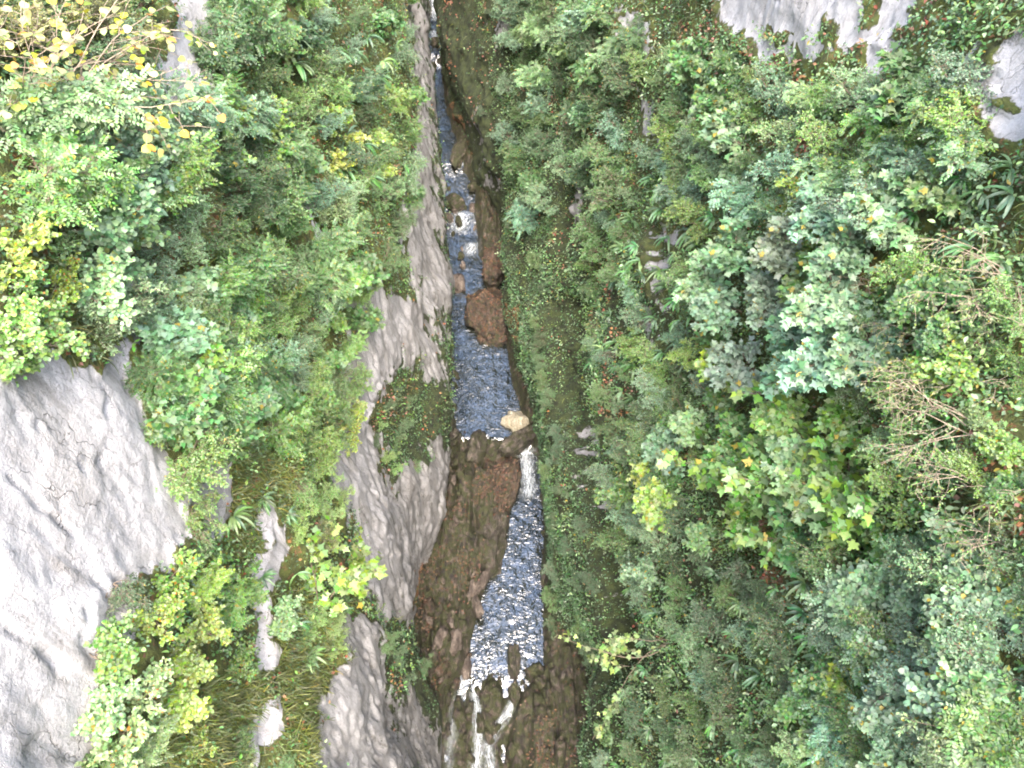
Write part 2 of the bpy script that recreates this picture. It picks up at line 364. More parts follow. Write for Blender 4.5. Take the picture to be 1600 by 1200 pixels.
GULLY_R = [([(898, 470), (905, 560), (920, 660), (945, 800), (960, 900), (965, 1060)], 27, 1.25), ([(885, 230), (892, 330), (890, 430)], 18, 0.9), ([(1105, 120), (1108, 300)], 14, .4), ([(1030, 330), (1060, 520), (1075, 640)], 16, .45), ([(1180, 860), (1260, 850), (1420, 850)], 30, .6)]
GULLY_L = [([(470, 300), (520, 400), (540, 470)], 20, .5), ([(330, 480), (380, 600), (430, 700)], 22, .4), ([(400, 740), (425, 1000), (430, 1200)], 16, .3), ([(275, 165), (300, 260)], 18, .4)]
def build_cliff(side):
    L = side < 0
    foot = tab(FL if L else FR, YS)
    prof = PROF_L if L else PROF_R
    yy = np.arange(-20, 140, 0.5)
    fs = smooth1(tab(FL if L else FR, yy), 25); fs = np.interp(YS, yy, fs)     # upper faces run straighter than the foot
    off = np.interp(ZS, [p[0] for p in prof], [p[1] for p in prof])
    off = np.interp(ZS, ZS, off)
    Y, Z = np.meshgrid(YS, ZS, indexing='ij')
    k = smooth(0.5, 6.0, Z)
    X = foot[:, None] * (1 - k) + fs[:, None] * k + off[None, :]
    P = np.stack([X.ravel(), Y.ravel(), Z.ravel()], 1)
    rock, lit, u, v, t = masks(P, ROCK_L if L else ROCK_R, LIT_L if L else LIT_R, MOSS_L if L else MOSS_R, 3 if L else 103)
    z = P[:, 2]; y = P[:, 1]
    env = smooth(-1.0, 2.5, z); gul = np.zeros(len(P)); w_ = fbm(P * 1.1, 3, 77)
    s = 50 if L else 150
    Q = np.stack([P[:, 0] * 0.3, y, z], 1)
    # big buttresses and gullies, ledges along the gorge, fine relief
    d = 0.55 * fbm(Q * np.array([1, .22, .13]), 4, s)
    for fr, am, q in ((0.31, 0.34, 1), (0.83, 0.17, 11)):
        tw = z * fr + 1.5 * fbm(Q * np.array([1, .17, .10]), 4, s + q) + y * 0.013
        saw = tw - np.floor(tw)
        led = smooth(0.0, 0.22, saw) - smooth(0.22, 1.0, saw)
        amp = smooth(-0.25, 0.35, fbm(Q * np.array([1, .33, .4]) + 9, 3, s + q + 3))
        d += am * (0.7 if L else 1.15) * led * amp * (1 - 0.85 * rock)
    rr = ridged(Q * np.array([1, .9, .28]), 4, s + 2)
    d += 0.12 * rr * (1 - rock)
    d += 0.07 * rock
    pl = 5.5 * fbm(Q * np.array([1, .75, .5]), 4, s + 14); fr_ = pl - np.floor(pl)
    d += (0.022 + 0.05 * smooth(16, 11, z)) * (np.floor(pl) + smooth(.86, 1.0, fr_)) * (.35 + .65 * rock)
    d += 0.10 * fbm(Q * np.array([1, 2.2, 1.6]), 4, s + 3) * (1 - 0.85 * rock)
    d += 0.045 * fbm(Q * 6.5, 3, s + 4) * (1 - 0.5 * rock)
    crack = ridged(Q * np.array([1, 1.5, .55]) + 3.3, 3, s + 6)
    d -= 0.07 * smooth(0.72, 0.9, crack) * rock
    for gl, wd, dp in (GULLY_L if L else GULLY_R):
        dist = np.full(len(P), 1e9)
        for (x1, y1), (x2, y2) in zip(gl[:-1], gl[1:]):
            ex, ey = x2 - x1, y2 - y1; tt = np.clip(((u - x1) * ex + (v - y1) * ey) / (ex * ex + ey * ey), 0, 1)
            dist = np.minimum(dist, np.hypot(u - x1 - tt * ex, v - y1 - tt * ey))
        g = smooth(wd, wd * 0.2, dist + wd * .5 * w_) * (t > 1)
        d -= dp * g; gul = np.maximum(gul, g)
    d *= env
    d += (0.5 if L else 0.35) * smooth(1.2, 3.2, z) * smooth(9, 5, z) * smooth(12, 19, y)
    if not L:   # lower right: overhung dark slot far upstream
        d += 1.0 * smooth(38, 50, y) * smooth(3.5, 7, z) * smooth(22, 12, z)
    nx = -1.0 if not L else 1.0
    # unseen upstream walls raised above the bridge's height to cut the slot's sky light
    up_ = smooth(26, 44, y) * smooth(28.5, 31, z)
    steepx = (fs[:, None] * np.ones_like(Z)).ravel() + nx * -1 * (np.abs(np.interp(29, ZS, off)) + np.clip(z - 29, 0, 12) * .45 + np.clip(z - 41, 0, 9) * 6.0)
    P[:, 0] = P[:, 0] * (1 - up_) + steepx * up_
    P[:, 2] = P[:, 2] + up_ * np.clip(z - 29, 0, 14) * 1.1
    flat = smooth(30, 33, z) * (1 - up_)
    P[:, 0] += nx * d * (1 - flat) ; P[:, 2] += d * flat * 1.5 + 0.25 * d * (1 - flat) * env
    low = smooth(17 if L else 24, 6 if L else 10, z) * (1 - smooth(0.4, 1, fbm(Q * .5, 3, s + 8)) * .5)  # lower-wall mask: water-worn rock, and the shade painted into the slot moss
    f = grid_faces(len(YS), len(ZS))
    if not L: f = f[:, ::-1]
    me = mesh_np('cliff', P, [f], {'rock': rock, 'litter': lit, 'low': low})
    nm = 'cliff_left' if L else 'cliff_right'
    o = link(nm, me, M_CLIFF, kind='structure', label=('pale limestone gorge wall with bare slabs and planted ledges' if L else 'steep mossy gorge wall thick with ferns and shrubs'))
    return o, me, P, rock, lit, u, v, t, f, gul
LEFT = build_cliff(-1)
RIGHT = build_cliff(+1)

# ------------------------------------------------------------------ stream bed and banks
def build_bed():
    xs = np.concatenate([np.linspace(-10.5, -5, 60), np.linspace(-5, 4.0, 190)[1:]])
    ys = [-6.0]
    while ys[-1] < 125: ys.append(ys[-1] + (0.06 if 5 < ys[-1] < 30 else 0.14 if ys[-1] < 80 else 0.5))
    ys = np.array(ys)
    Y, X = np.meshgrid(ys, xs, indexing='ij')
    P = np.stack([X.ravel(), Y.ravel(), np.zeros(X.size)], 1)
    y = P[:, 1]; w = wlevel(y)
    n = fbm(P * 0.9, 4, 300) * 0.25; 
    dl = tab(WL, y) + n * 0.6 - P[:, 0]          # >0 on the left bank
    dr = P[:, 0] - tab(WR, y) + n * 0.6
    out = np.maximum(dl, dr)
    bank = smooth(-0.15, 0.35, out) * 0.55 + np.clip(out, 0, 3) * 0.22
    z = w - 0.45 * smooth(0.1, -0.5, out) + bank
    rough = fbm(P * np.array([2.4, 1.2, 1]), 5, 310)
    z += 0.18 * rough * smooth(-0.3, 0.3, out) + 0.07 * fbm(P * 6, 3, 320)
    z += 0.42 * ridged(P * np.array([1.9, .42, 1]), 4, 330) * smooth(0.0, 0.6, out)
    z += 0.14 * ridged(P * np.array([4.6, 1.3, 1]), 3, 335) * smooth(-0.1, 0.5, out)
    z -= 0.38 * smooth(0.45, 0.8, ridged(P * np.array([1.5, .3, 1]) + 7, 3, 336)) * smooth(0.15, 0.6, out)
    # rough broken rock where the water steps down
    steep = np.abs(wlevel(y + 0.6) - wlevel(y - 0.6))
    z += np.clip(steep, 0, 0.8) * 0.55 * (ridged(P * np.array([2.0, 1.3, 1]), 3, 340) + 0.42) * smooth(0.3, -0.4, out)
    casc = smooth(12.7, 11.9, y) * smooth(4, 6, y) * smooth(0.25, -0.1, out)
    rk_ = ridged(P * np.array([1.7, .75, 1]) + 2.2, 4, 345)
    z = z * (1 - casc) + casc * (w - 0.09 + 0.14 * smooth(11.7, 10.3, y) + 0.28 * rk_ + 0.10 * fbm(P * 5, 3, 346))
    yl = y + 0.9 * fbm(P * np.array([1.1, .6, 1]), 3, 348); lip = smooth(21.6, 22.3, yl) * smooth(24.2, 23.3, yl) * smooth(-0.02, -0.35, P[:, 0] - tab(WR, y) + 0.75)
    z = np.maximum(z, lip * (0.34 + 0.24 * rk_ + 0.12 * fbm(P * 4, 3, 347)) - 2 * (1 - smooth(.02, .3, lip)))
    P[:, 2] = z
    global grid_faces_bed
    grid_faces_bed = grid_faces(len(ys), len(xs))[:, ::-1]
    me = mesh_np('streambed', P, [grid_faces_bed])
    return link('streambed', me, M_BED, kind='structure', label='brown wet rock floor and banks of the stream'), me, P
BED = build_bed()

# ------------------------------------------------------------------ water
def water_material():
    m, nt, p, out = newmat('stream_water'); b = NB(nt); pos = b.pos()
    foam = b.attr('foam')
    w1 = b.noise(b.scale(pos, 1.0, 1.35, 1), 3.1, 2.0, 0.5, 2.0); w2 = b.noise(b.scale(pos, 1, .8, 1), 8.5, 2, 0.5, 1.2); w0 = b.noise(pos, 1.6, 2, 0.5)
    h = b.math('ADD', b.math('MULTIPLY', w1, 1.0), b.math('MULTIPLY', w2, 0.28)); h = b.math('MULTIPLY', h, b.map(b.noise(pos, .7, 2, .5), .35, .65, .55, 1.15))
    fn = b.noise(b.scale(pos, 1.0, 0.35, 0.6), 6.5, 6, 0.7, 0.5)
    ff = b.map(b.math('ADD', foam, b.math('MULTIPLY', b.math('SUBTRACT', fn, 0.5), 1.4)), 0.48, 1.15)
    col = b.mix(ff, b.ramp(w0, [(0.35, (0.006, 0.009, 0.008)), (0.65, (0.02, 0.022, 0.016))]), (0.58, 0.61, 0.63))
    b.set(p.inputs['Base Color'], col)
    b.set(p.inputs['Roughness'], b.mix(ff, (0.11, 0.11, 0.11), (0.6, 0.6, 0.6)))
    p.inputs['IOR'].default_value = 1.8
    p.inputs['Specular IOR Level'].default_value = 1.0
    b.set(p.inputs['Normal'], b.bump(h, 0.46, 0.13))
    return m
M_WATER = water_material()
# (photo u, v, radius along u, radius along v, strength): broken white water
FOAM = [(823, 712, 9, 8, .6), (825, 735, 10, 22, .55), (826, 765, 9, 18, .35), (723, 352, 13, 12, .45), (737, 392, 12, 8, .45), (732, 410, 14, 14, .3), (678, 20, 7, 24, .5), (680, 62, 7, 10, .5), (671, 120, 7, 7, .5), (705, 300, 14, 12, .3), (740, 1068, 7, 20, .35)]

def build_water():
    ys = [-5.0]
    while ys[-1] < 124: ys.append(ys[-1] + (0.07 if 5 < ys[-1] < 30 else 0.13 if ys[-1] < 80 else 0.6))
    ys = np.array(ys); nx = 70
    s = np.linspace(0, 1, nx)
    a = tab(WL, ys) - 0.5; c = tab(WR, ys) + 0.5
    X = a[:, None] * (1 - s) + c[:, None] * s
    Y = np.repeat(ys[:, None], nx, 1)
    P = np.stack([X.ravel(), Y.ravel(), np.zeros(X.size)], 1)
    P[:, 2] = wlevel(P[:, 1] + 0.25 * fbm(P * 1.5, 3, 400))
    u, v, t = project(P)
    foam = np.zeros(len(P))
    un = u + 5 * fbm(P * 2.5, 3, 410); vn = v + 8 * fbm(P * 2.5, 3, 411)
    for fu, fv, ru, rv, st in FOAM:
        q = np.hypot((un - fu) / ru, (vn - fv) / rv)
        foam = np.maximum(foam, st * smooth(1.5, 0.35, q))
    steep = np.abs(wlevel(P[:, 1] + 0.5) - wlevel(P[:, 1] - 0.5))
    P[:, 2] += 0.03 * fbm(P * 3.0, 3, 420) + np.clip(steep, 0, .6) * 0.05 * fbm(P * 3.3, 3, 421) + 0.10 * foam * (0.4 + fbm(P * 5, 3, 422))
    me = mesh_np('stream_water', P, [grid_faces(len(ys), nx)[:, ::-1]], {'foam': foam})
    return link('stream_water', me, M_WATER, kind='structure', label='narrow dark rippled stream broken by small white falls')
WATER = build_water()

# ------------------------------------------------------------------ white threads where the stream falls
def white_material():
    m, nt, p, out = newmat('white_water'); b = NB(nt)
    cr, al = b.attr('cross'), b.attr('along')
    cv = b.n('ShaderNodeCombineXYZ'); b.set(cv.inputs[0], b.math('MULTIPLY', cr, 3.2)); b.set(cv.inputs[1], b.math('MULTIPLY', al, 1.1))
    n = b.noise(cv.outputs[0], 2.4, 6, 0.7, 0.4); pos = b.pos(); n2 = b.noise(pos, 14, 4, 0.7)
    edge = b.math('SUBTRACT', 1.0, b.math('ABSOLUTE', cr))
    a = b.math('ADD', b.math('MULTIPLY', edge, 0.75), b.math('MULTIPLY', b.math('SUBTRACT', n, 0.5), 2.0))
    a = b.math('ADD', a, b.math('MULTIPLY', b.math('SUBTRACT', n2, 0.5), 0.7))
    a = b.math('MULTIPLY', b.map(a, 0.12, 1.15), b.attr('dense'))
    b.set(p.inputs['Base Color'], b.mix(n2, (0.34, 0.38, 0.40), (0.54, 0.58, 0.60))); p.inputs['Roughness'].default_value = 0.5
    b.set(p.inputs['Normal'], b.bump(n, 0.8, 0.06)); b.set(p.inputs['Alpha'], a)
    return m
M_WHITE = white_material()
BEDBV = BVHTree.FromPolygons(BED[2].tolist(), grid_faces_bed.tolist())
def thread(rows, label, dense=1.0):
    pts = []
    for u, v, w in rows:
        z = 0.0
        for _ in range(12): x, y = river_pt(u, v, z); z = float(wlevel(y))
        t = y * CP - (z - H) * SP
        pts.append((x, y, 1.7 * w / F * t / 2))
    pts = np.array(pts); seg = np.concatenate([[0], np.cumsum(np.hypot(np.diff(pts[:, 0]), np.diff(pts[:, 1])))])
    n = max(10, int(seg[-1] / 0.08)); sl = np.linspace(0, seg[-1], n)
    cx, cy, cw = (np.interp(sl, seg, pts[:, i]) for i in range(3))
    cx = cx + 0.05 * vnoise(np.stack([sl * 2.2, cx * 0, cx * 0], 1), 5)
    dx, dy = np.gradient(cx), np.gradient(cy); ln = np.hypot(dx, dy) + 1e-9; nx_, ny_ = -dy / ln, dx / ln
    k = 13; cr = np.linspace(-1, 1, k); V, A, B2, Dn = [], [], [], []
    for i in range(n):
        fade = min(1.0, i / 3.0, (n - 1 - i) / 6.0)
        for c in cr:
            x, y = cx[i] + nx_[i] * cw[i] * c, cy[i] + ny_[i] * cw[i] * c
            loc, _, _, _ = BEDBV.ray_cast(Vector((x, y, 20)), Vector((0, 0, -1)))
            z = max(float(wlevel(y)), loc.z if loc is not None else -9) + 0.03 + 0.05 * (1 - c * c)
            V.append((x, y, z)); A.append(c); B2.append(sl[i]); Dn.append(dense * fade)
    V = np.array(V); V[:, 2] = (V[:, 2].reshape(n, k) * .5 + np.apply_along_axis(lambda q: np.convolve(np.pad(q, 2, mode='edge'), np.ones(5) / 5, 'valid'), 0, V[:, 2].reshape(n, k)) * .5).ravel() + .02
    V[:, 2] += 0.03 * fbm(V * 5, 3, 440)
    me = mesh_np('cascade', V, [grid_faces(n, k)], {'cross': np.array(A), 'along': np.array(B2), 'dense': np.array(Dn)})
    return link('cascade', me, M_WHITE, kind='structure', label=label)
thread([(818, 700, 16), (822, 712, 26), (825, 735, 28), (827, 760, 24), (828, 785, 22)], 'white fall pouring past the dark mossy boulder')
thread([(738, 1078, 12), (746, 1105, 14), (749, 1140, 15), (747, 1180, 18), (744, 1230, 20)], 'long white thread down the middle of the cascade')
thread([(806, 1072, 10), (802, 1100, 12), (790, 1125, 18), (772, 1142, 20), (764, 1165, 16), (768, 1230, 20)], 'slanting white thread of the cascade', .9)
thread([(728, 1060, 16), (716, 1100, 18), (706, 1150, 18), (700, 1220, 16)], 'thin broken water beside the cascade under the cliff', .4)
thread([(724, 332, 26), (722, 348, 30), (718, 368, 24)], 'white rapid upstream of the russet block')
thread([(740, 380, 20), (737, 390, 24), (732, 404, 22)], 'small white step above the russet block', .9)
thread([(678, -12, 14), (679, 12, 15), (680, 36, 16)], 'farthest white fall at the head of the slot')
thread([(680, 48, 14), (681, 60, 16), (681, 70, 14)], 'short white fall below the farthest one', .9)
thread([(670, 105, 12), (671, 114, 15), (670, 124, 18)], 'low white fall above the long dark pool', .9)

# ------------------------------------------------------------------ rays onto the rock
def bvh_of(V, f):
    return BVHTree.FromPolygons([tuple(p) for p in V.tolist()], [tuple(q) for q in f.tolist()])
BV = {}
def _sub(side, dat):
    P, f = dat[2], dat[8]
    u, v, t = dat[5], dat[6], dat[7]
    keep = (t > 0.5) & (u > -350) & (u < 1950) & (v > -300) & (v < 1500)
    k = keep[f].all(1)
    BV[side] = BVHTree.FromPolygons(P.tolist(), f[k].tolist())
_sub(-1, LEFT); _sub(1, RIGHT)
CAMP = Vector((0, 0, H))
def hit(u, v):
    d = ray(u, v); best = None
    for side, b in BV.items():
        loc, nor, idx, dist = b.ray_cast(CAMP, d)
        if loc is not None and (best is None or dist < best[2]): best = (loc, side, dist)
    return best
def anchor(W, side, drop, reach=2.5):
    """the rock a little below and behind W, where a plant there would be rooted"""
    o = W + Vector((-side * reach, 0, -drop))
    loc, nor, idx, dist = BV[side].ray_cast(o, Vector((side, 0, 0)))
    return loc if loc is not None else W

# ------------------------------------------------------------------ boulders
def boulder_mesh(name, sx, sy, sz, seed, rough=0.22, block=0.55, sub=4):
    n = 6 * 2 ** (sub - 1)
    th = np.linspace(0, np.pi, n // 2 + 1); ph = np.linspace(0, 2 * np.pi, n, endpoint=False)
    T, Pp = np.meshgrid(th, ph, indexing='ij')
    D = np.stack([np.sin(T) * np.cos(Pp), np.sin(T) * np.sin(Pp), np.cos(T)], -1).reshape(-1, 3)
    m = np.abs(D).max(1, keepdims=True)
    S = D * ((1 - block) + block / m * 0.86)
    rs = np.random.default_rng(seed)
    for k in range(7):                                    # broken flat faces
        nn = rs.normal(size=3); nn /= np.linalg.norm(nn); c = rs.uniform(.66, .9)
        e = S @ nn; S = S - np.clip(e - c, 0, None)[:, None] * nn * 0.85
    S = S * (1 + rough * 1.3 * fbm(D * 1.6 + seed * 3.1, 4, seed)[:, None] + 0.13 * ridged(D * 2.7 + seed, 4, seed + 5)[:, None] + 0.05 * np.floor(4 * fbm(D * 2.2 + seed, 3, seed + 8))[:, None] + 0.07 * fbm(D * 7 + seed, 3, seed + 3)[:, None])
    S = S * np.array([sx, sy, sz]) 
    nt, npn = n // 2 + 1, n
    a = (np.arange(nt - 1)[:, None] * npn + np.arange(npn)[None]).ravel()
    bb = (np.arange(nt - 1)[:, None] * npn + (np.arange(npn)[None] + 1) % npn).ravel()
    f = np.stack([a, a + npn, bb + npn, bb], 1)
    return mesh_np(name, S, [f])

def boulder(u, v, w_px, l_px, h, label, mat=None, seed=1, rz=0.0, sink=0.35, name='boulder', rough=0.22, block=0.55, group=None, up=0.0, sub=4):
    z = 0.0
    for _ in range(10):
        x, y = river_pt(u, v, z + h * (1 - sink) * 0.6 + up); z = float(wlevel(y))
    t = y * CP - (z - H) * SP
    sx = w_px / F * t / 2; sy = l_px / F * t / 2 / max(0.5, SP)
    me = boulder_mesh(name, sx, sy, h, seed, rough, block, sub)
    o = link(name, me, mat or M_BOULD)
    o.location = (x, y, z + up + h * (1 - 2 * sink) * 0.5); o.rotation_euler = (0, 0, rz)
    o['label'] = label; o['category'] = 'rock'
    if group: o['group'] = group
    return o
LITTER_ROCKS = []
LITTER_ROCKS.append(boulder(764, 490, 70, 100, 0.95, 'long block covered in russet leaf litter, head of the pool', M_LITTER, 11, 0.08, 0.3, block=0.85, sub=5))
LITTER_ROCKS.append(boulder(775, 410, 40, 80, 0.85, 'rusty brown rock ledge against the ivy wall above the pool', M_LITTER, 12, -0.05, 0.3, block=0.8))
boulder(745, 696, 32, 52, 0.8, 'oval mossy boulder on the lip of the pool', M_BOULD, 13, -0.12, 0.3, block=0.15, up=0.3)
boulder(812, 688, 27, 56, 0.75, 'dark mossy boulder leaning across the fall', M_BOULD, 14, -0.95, 0.3, block=0.3, up=0.15)
boulder(812, 659, 44, 40, 0.34, 'smooth cream pale boulder at the edge of the pool', M_PALE, 63, 0.5, 0.3, block=0.0, rough=0.3)
LITTER_ROCKS.append(boulder(773, 765, 66, 115, 0.9, 'large mossy slab with orange litter splitting the stream below the pool', M_LITTER, 16, -0.15, 0.35, block=0.75, sub=5))
boulder(768, 845, 52, 80, 0.8, 'dark mossy lower end of the midstream slab', M_BOULD, 17, -0.15, 0.35, block=0.6)
boulder(803, 1033, 22, 38, 0.45, 'small mossy stone standing at the brink of the cascade', M_BOULD, 18, 0, 0.3, block=0.6)
boulder(803, 1085, 18, 34, 0.4, 'dark wet stone just below the brink of the cascade', M_BED, 19, 0.2, 0.35)
boulder(768, 1090, 36, 48, 0.5, 'wet brown rock splitting the cascade', M_BED, 20, 0.1, 0.4, block=0.4)
boulder(838, 1052, 34, 26, 0.4, 'brown rock shelf beside the cascade brink', M_BED, 21, 0.4, 0.4)
boulder(718, 1120, 24, 46, 0.5, 'dark rock at the side of the cascade under the cliff', M_BED, 22, 0.1, 0.35)
boulder(712, 315, 30, 24, 0.5, 'dark wet rock in the rapid upstream of the pool', M_BED, 23, 0.3, 0.4)
boulder(717, 347, 10, 14, 0.45, 'small black rock standing in the white water', M_BED, 24, 0.3, 0.3)
boulder(715, 440, 24, 30, 0.45, 'flat brown stone in the shallows beside the russet block', M_STONE, 25, 0.3, 0.4)
boulder(680, 66, 14, 12, 0.5, 'dark rock between the two farthest falls', M_BED, 26, 0.3, 0.35)
boulder(676, 100, 14, 10, 0.5, 'dark rock above the far low fall', M_BED, 27, 0.3, 0.35)
boulder(724, 222, 20, 80, 0.8, 'dark rock bank beside the far dark pool', M_BED, 28, -0.2, 0.4, block=0.5)
stones = [(722, 800, 18, 26), (716, 830, 22, 22), (735, 822, 14, 20), (708, 850, 20, 18), (724, 855, 18, 22), (740, 858, 15, 22), (715, 876, 18, 20), (733, 884, 18, 28), (748, 893, 16, 30), (722, 905, 16, 22), (742, 918, 20, 32), (757, 902, 14, 26), (728, 932, 18, 26), (746, 948, 16, 26), (700, 838, 12, 18), (727, 778, 14, 22)]
for i, (u, v, a, l) in enumerate(stones):
    boulder(u, v, a, l, 0.32, 'loose grey brown stone in the rubble between slab and bank', M_STONE, 40 + i, random.uniform(-.5, .5), 0.35, name='stone', group='loose stones beside the midstream slab', block=0.4, up=0.35, sub=3)

RUB = []
def rubble(n, poly, lo, hi, label, group, mats, up, h):
    xs = [p[0] for p in poly]; ys = [p[1] for p in poly]; k = 0
    while k < n:
        u, v = random.uniform(min(xs), max(xs)), random.uniform(min(ys), max(ys))
        if poly_sd(np.array([u]), np.array([v]), poly)[0] < 0: continue
        k += 1; a = lo + (hi - lo) * random.random() ** 2.2
        o = boulder(u, v, a, a * random.uniform(1.0, 1.9), h * (.5 + .5 * a / hi), label, random.choice(mats), 100 + random.randrange(900), random.uniform(-.6, .6), 0.4, name='stone', group=group, block=0.5, up=up, sub=3)
        loc, _, _, _ = BEDBV.ray_cast(Vector((o.location.x, o.location.y, 20)), Vector((0, 0, -1)))
        RUB.append((v, u, o, label, group))
        if loc is not None: o.location.z = max(loc.z, float(wlevel(loc.y)) - .05) + .05 * h
rubble(26, [(668, 890), (735, 900), (735, 1040), (700, 1080), (660, 1040)], 6, 20, 'brown stone lying on the wide bank beneath the grey slab', 'stones on the wide bank', [M_BED, M_STONE, M_LITTER], .3, .3)
rubble(26, [(700, 1080), (850, 1060), (900, 1070), (890, 1200), (695, 1200)], 7, 22, 'dark wet stone among the threads of the cascade', 'stones in the cascade', [M_BED, M_BED, M_BOULD], .1, .34)
rubble(14, [(846, 770), (858, 770), (862, 1040), (850, 1040)], 6, 16, 'small stone along the water under the ivy wall', 'stones under the ivy wall', [M_BED, M_BOULD], .05, .3)
rubble(14, [(700, 560), (714, 560), (722, 720), (700, 720)], 6, 15, 'small dark stone along the pool under the grey slab', 'stones along the pool', [M_BED, M_BOULD], .05, .3)
rubble(12, [(690, 280), (748, 290), (748, 420), (700, 430)], 5, 13, 'small dark stone breaking the upstream rapid', 'stones in the upstream rapid', [M_BED, M_STONE], .02, .3)
rubble(10, [(708, 690), (735, 720), (735, 790), (705, 860)], 7, 16, 'brown stone beside the oval boulder below the pool', 'stones below the pool', [M_STONE, M_BED], .2, .3)

# ------------------------------------------------------------------ leaf shapes
def leaf_oval(w=0.5, fold=0.08, bend=0.12):
    V = np.array([(0, 0, 0), (-w * .42, .28, fold), (-w * .5, .55, fold), (-w * .26, .82, fold * .4 - bend * .5), (0, 1, -bend), (w * .26, .82, fold * .4 - bend * .5), (w * .5, .55, fold), (w * .42, .28, fold), (0, .5, 0)])
    Fc = [np.array([[8, 0, 7]]), np.array([[8, 7, 6]]), np.array([[8, 6, 5]]), np.array([[8, 5, 4]]), np.array([[8, 4, 3]]), np.array([[8, 3, 2]]), np.array([[8, 2, 1]]), np.array([[8, 1, 0]])]
    return V, [np.concatenate(Fc)]
def leaf_small(w=0.55, fold=0.10, bend=0.10):
    V = np.array([(0, 0, 0), (-w * .5, .42, fold), (0, 1, -bend), (w * .5, .42, fold), (0, .45, 0)])
    return V, [np.array([[4, 0, 3], [4, 3, 2], [4, 2, 1], [4, 1, 0]])]
def leaf_tiny(w=0.7, fold=0.14):
    V = np.array([(0, 0, 0), (-w * .5, .5, fold), (0, 1, 0), (w * .5, .5, fold)])
    return V, [np.array([[0, 3, 2], [0, 2, 1]])]
def leaf_maple():
    pts = [(0, 0), (.16, -.10), (.42, -.06), (.32, .14), (.62, .30), (.60, .42), (.34, .42), (.26, .60), (.14, .62), (.16, .78), (0, 1.0)]
    L = [(x, y, 0.06 * abs(x) - 0.10 * (x * x + (y - .3) ** 2)) for x, y in pts]
    Lm = [(-x, y, z) for x, y, z in reversed(L[1:-1])]
    V = np.array([(0, .3, 0.0)] + L + Lm)
    n = len(V) - 1
    f = np.array([[0, 1 + i, 1 + (i + 1) % n] for i in range(n)])
    return V, [f]
def leaf_round():
    pts = [(0, 0), (.30, -.04), (.48, .22), (.46, .52), (.26, .80), (0, 1)]
    L = [(x, y, 0.10 * abs(x) - 0.14 * max(0, y - .4)) for x, y in pts]
    Lm = [(-x, y, z) for x, y, z in reversed(L[1:-1])]
    V = np.array([(0, .45, 0)] + L + Lm); n = len(V) - 1
    return V, [np.array([[0, 1 + i, 1 + (i + 1) % n] for i in range(n)])]
LEAF = {'maple': leaf_maple(), 'round': leaf_round(), 'oval': leaf_oval(), 'small': leaf_small(), 'tiny': leaf_tiny(), 'litter': leaf_small(0.75, 0.16, -0.1)}

def frames(D, N):
    D = D / (np.linalg.norm(D, axis=1, keepdims=True) + 1e-9)
    X = np.cross(D, N); X /= np.linalg.norm(X, axis=1, keepdims=True) + 1e-9
    Z = np.cross(X, D)
    return np.stack([X, D, Z], 2)              # columns
def leaves_mesh(name, kind, pos, D, N, size, tint, mat):
    V, fs = LEAF[kind]; k = len(V); n = len(pos)
    Fm = frames(D, N)
    W = np.einsum('nij,kj->nki', Fm, V) * size[:, None, None] + pos[:, None, :]
    off = (np.arange(n) * k)[:, None, None]
    faces = [(f[None] + off).reshape(-1, f.shape[1]) for f in fs]
    me = mesh_np(name, W.reshape(-1, 3), faces, {'tint': np.repeat(tint, k)}, smooth_shade=False)
    me.materials.append(mat)
    return me

def leaf_material(name, rough=0.42, trans=0.30, sheen=0.5, attr_tint=True, spot=None, vary=1.0):
    m, nt, p, out = newmat(name); b = NB(nt)
    oi = b.n('ShaderNodeObjectInfo')
    t = b.attr('tint') if attr_tint else oi.outputs['Random']
    hs = b.n('ShaderNodeHueSaturation')
    b.set(hs.inputs['Color'], oi.outputs['Color'])
    t2 = b.n('ShaderNodeMath', operation='FRACT'); b.set(t2.inputs[0], b.math('MULTIPLY', t, 7.31))
    t3 = b.n('ShaderNodeMath', operation='FRACT'); b.set(t3.inputs[0], b.math('MULTIPLY', t, 23.7))
    b.set(hs.inputs['Hue'], b.map(t2.outputs[0], 0, 1, 0.5 - 0.035 * vary, 0.5 + 0.03 * vary))
    b.set(hs.inputs['Saturation'], b.map(t3.outputs[0], 0, 1, 1 - .35 * vary, 1 + .1 * vary))
    b.set(hs.inputs['Value'], b.map(t, 0, 1, 1 - .34 * vary, 1 + .42 * vary))
    col = hs.outputs[0]
    if spot:
        col = b.mix(b.map(t3.outputs[0], 1 - spot[0] - .01, 1 - spot[0]), col, spot[1])
    b.set(p.inputs['Base Color'], col); p.inputs['Roughness'].default_value = rough
    p.inputs['Specular IOR Level'].default_value = sheen
    tr = b.n('ShaderNodeBsdfTranslucent'); b.set(tr.inputs['Color'], b.mix(0.5, col, (1.0, 1.0, 0.45), 'MULTIPLY'))
    mx = b.n('ShaderNodeMixShader'); mx.inputs[0].default_value = trans
    nt.links.new(p.outputs[0], mx.inputs[1]); nt.links.new(tr.outputs[0], mx.inputs[2]); nt.links.new(mx.outputs[0], out.inputs[0])
    return m
M_LEAF = leaf_material('leaf_soft', 0.5, 0.36, 0.55, spot=(0.012, (0.30, 0.24, 0.04)))
M_GLOSS = leaf_material('leaf_glossy', 0.42, 0.24, 0.6)
M_YELLOW = leaf_material('leaf_turning', 0.5, 0.4, 0.4, spot=(0.03, (0.42, 0.17, 0.03)))
M_ONE = leaf_material('leaf_single', 0.48, 0.36, 0.5, attr_tint=False)
M_ONEY = leaf_material('leaf_single_turning', 0.5, 0.4, 0.4, attr_tint=False, spot=(0.07, (0.45, 0.20, 0.04)))
M_DEAD = leaf_material('leaf_dead', 0.7, 0.1, 0.3, vary=.75)

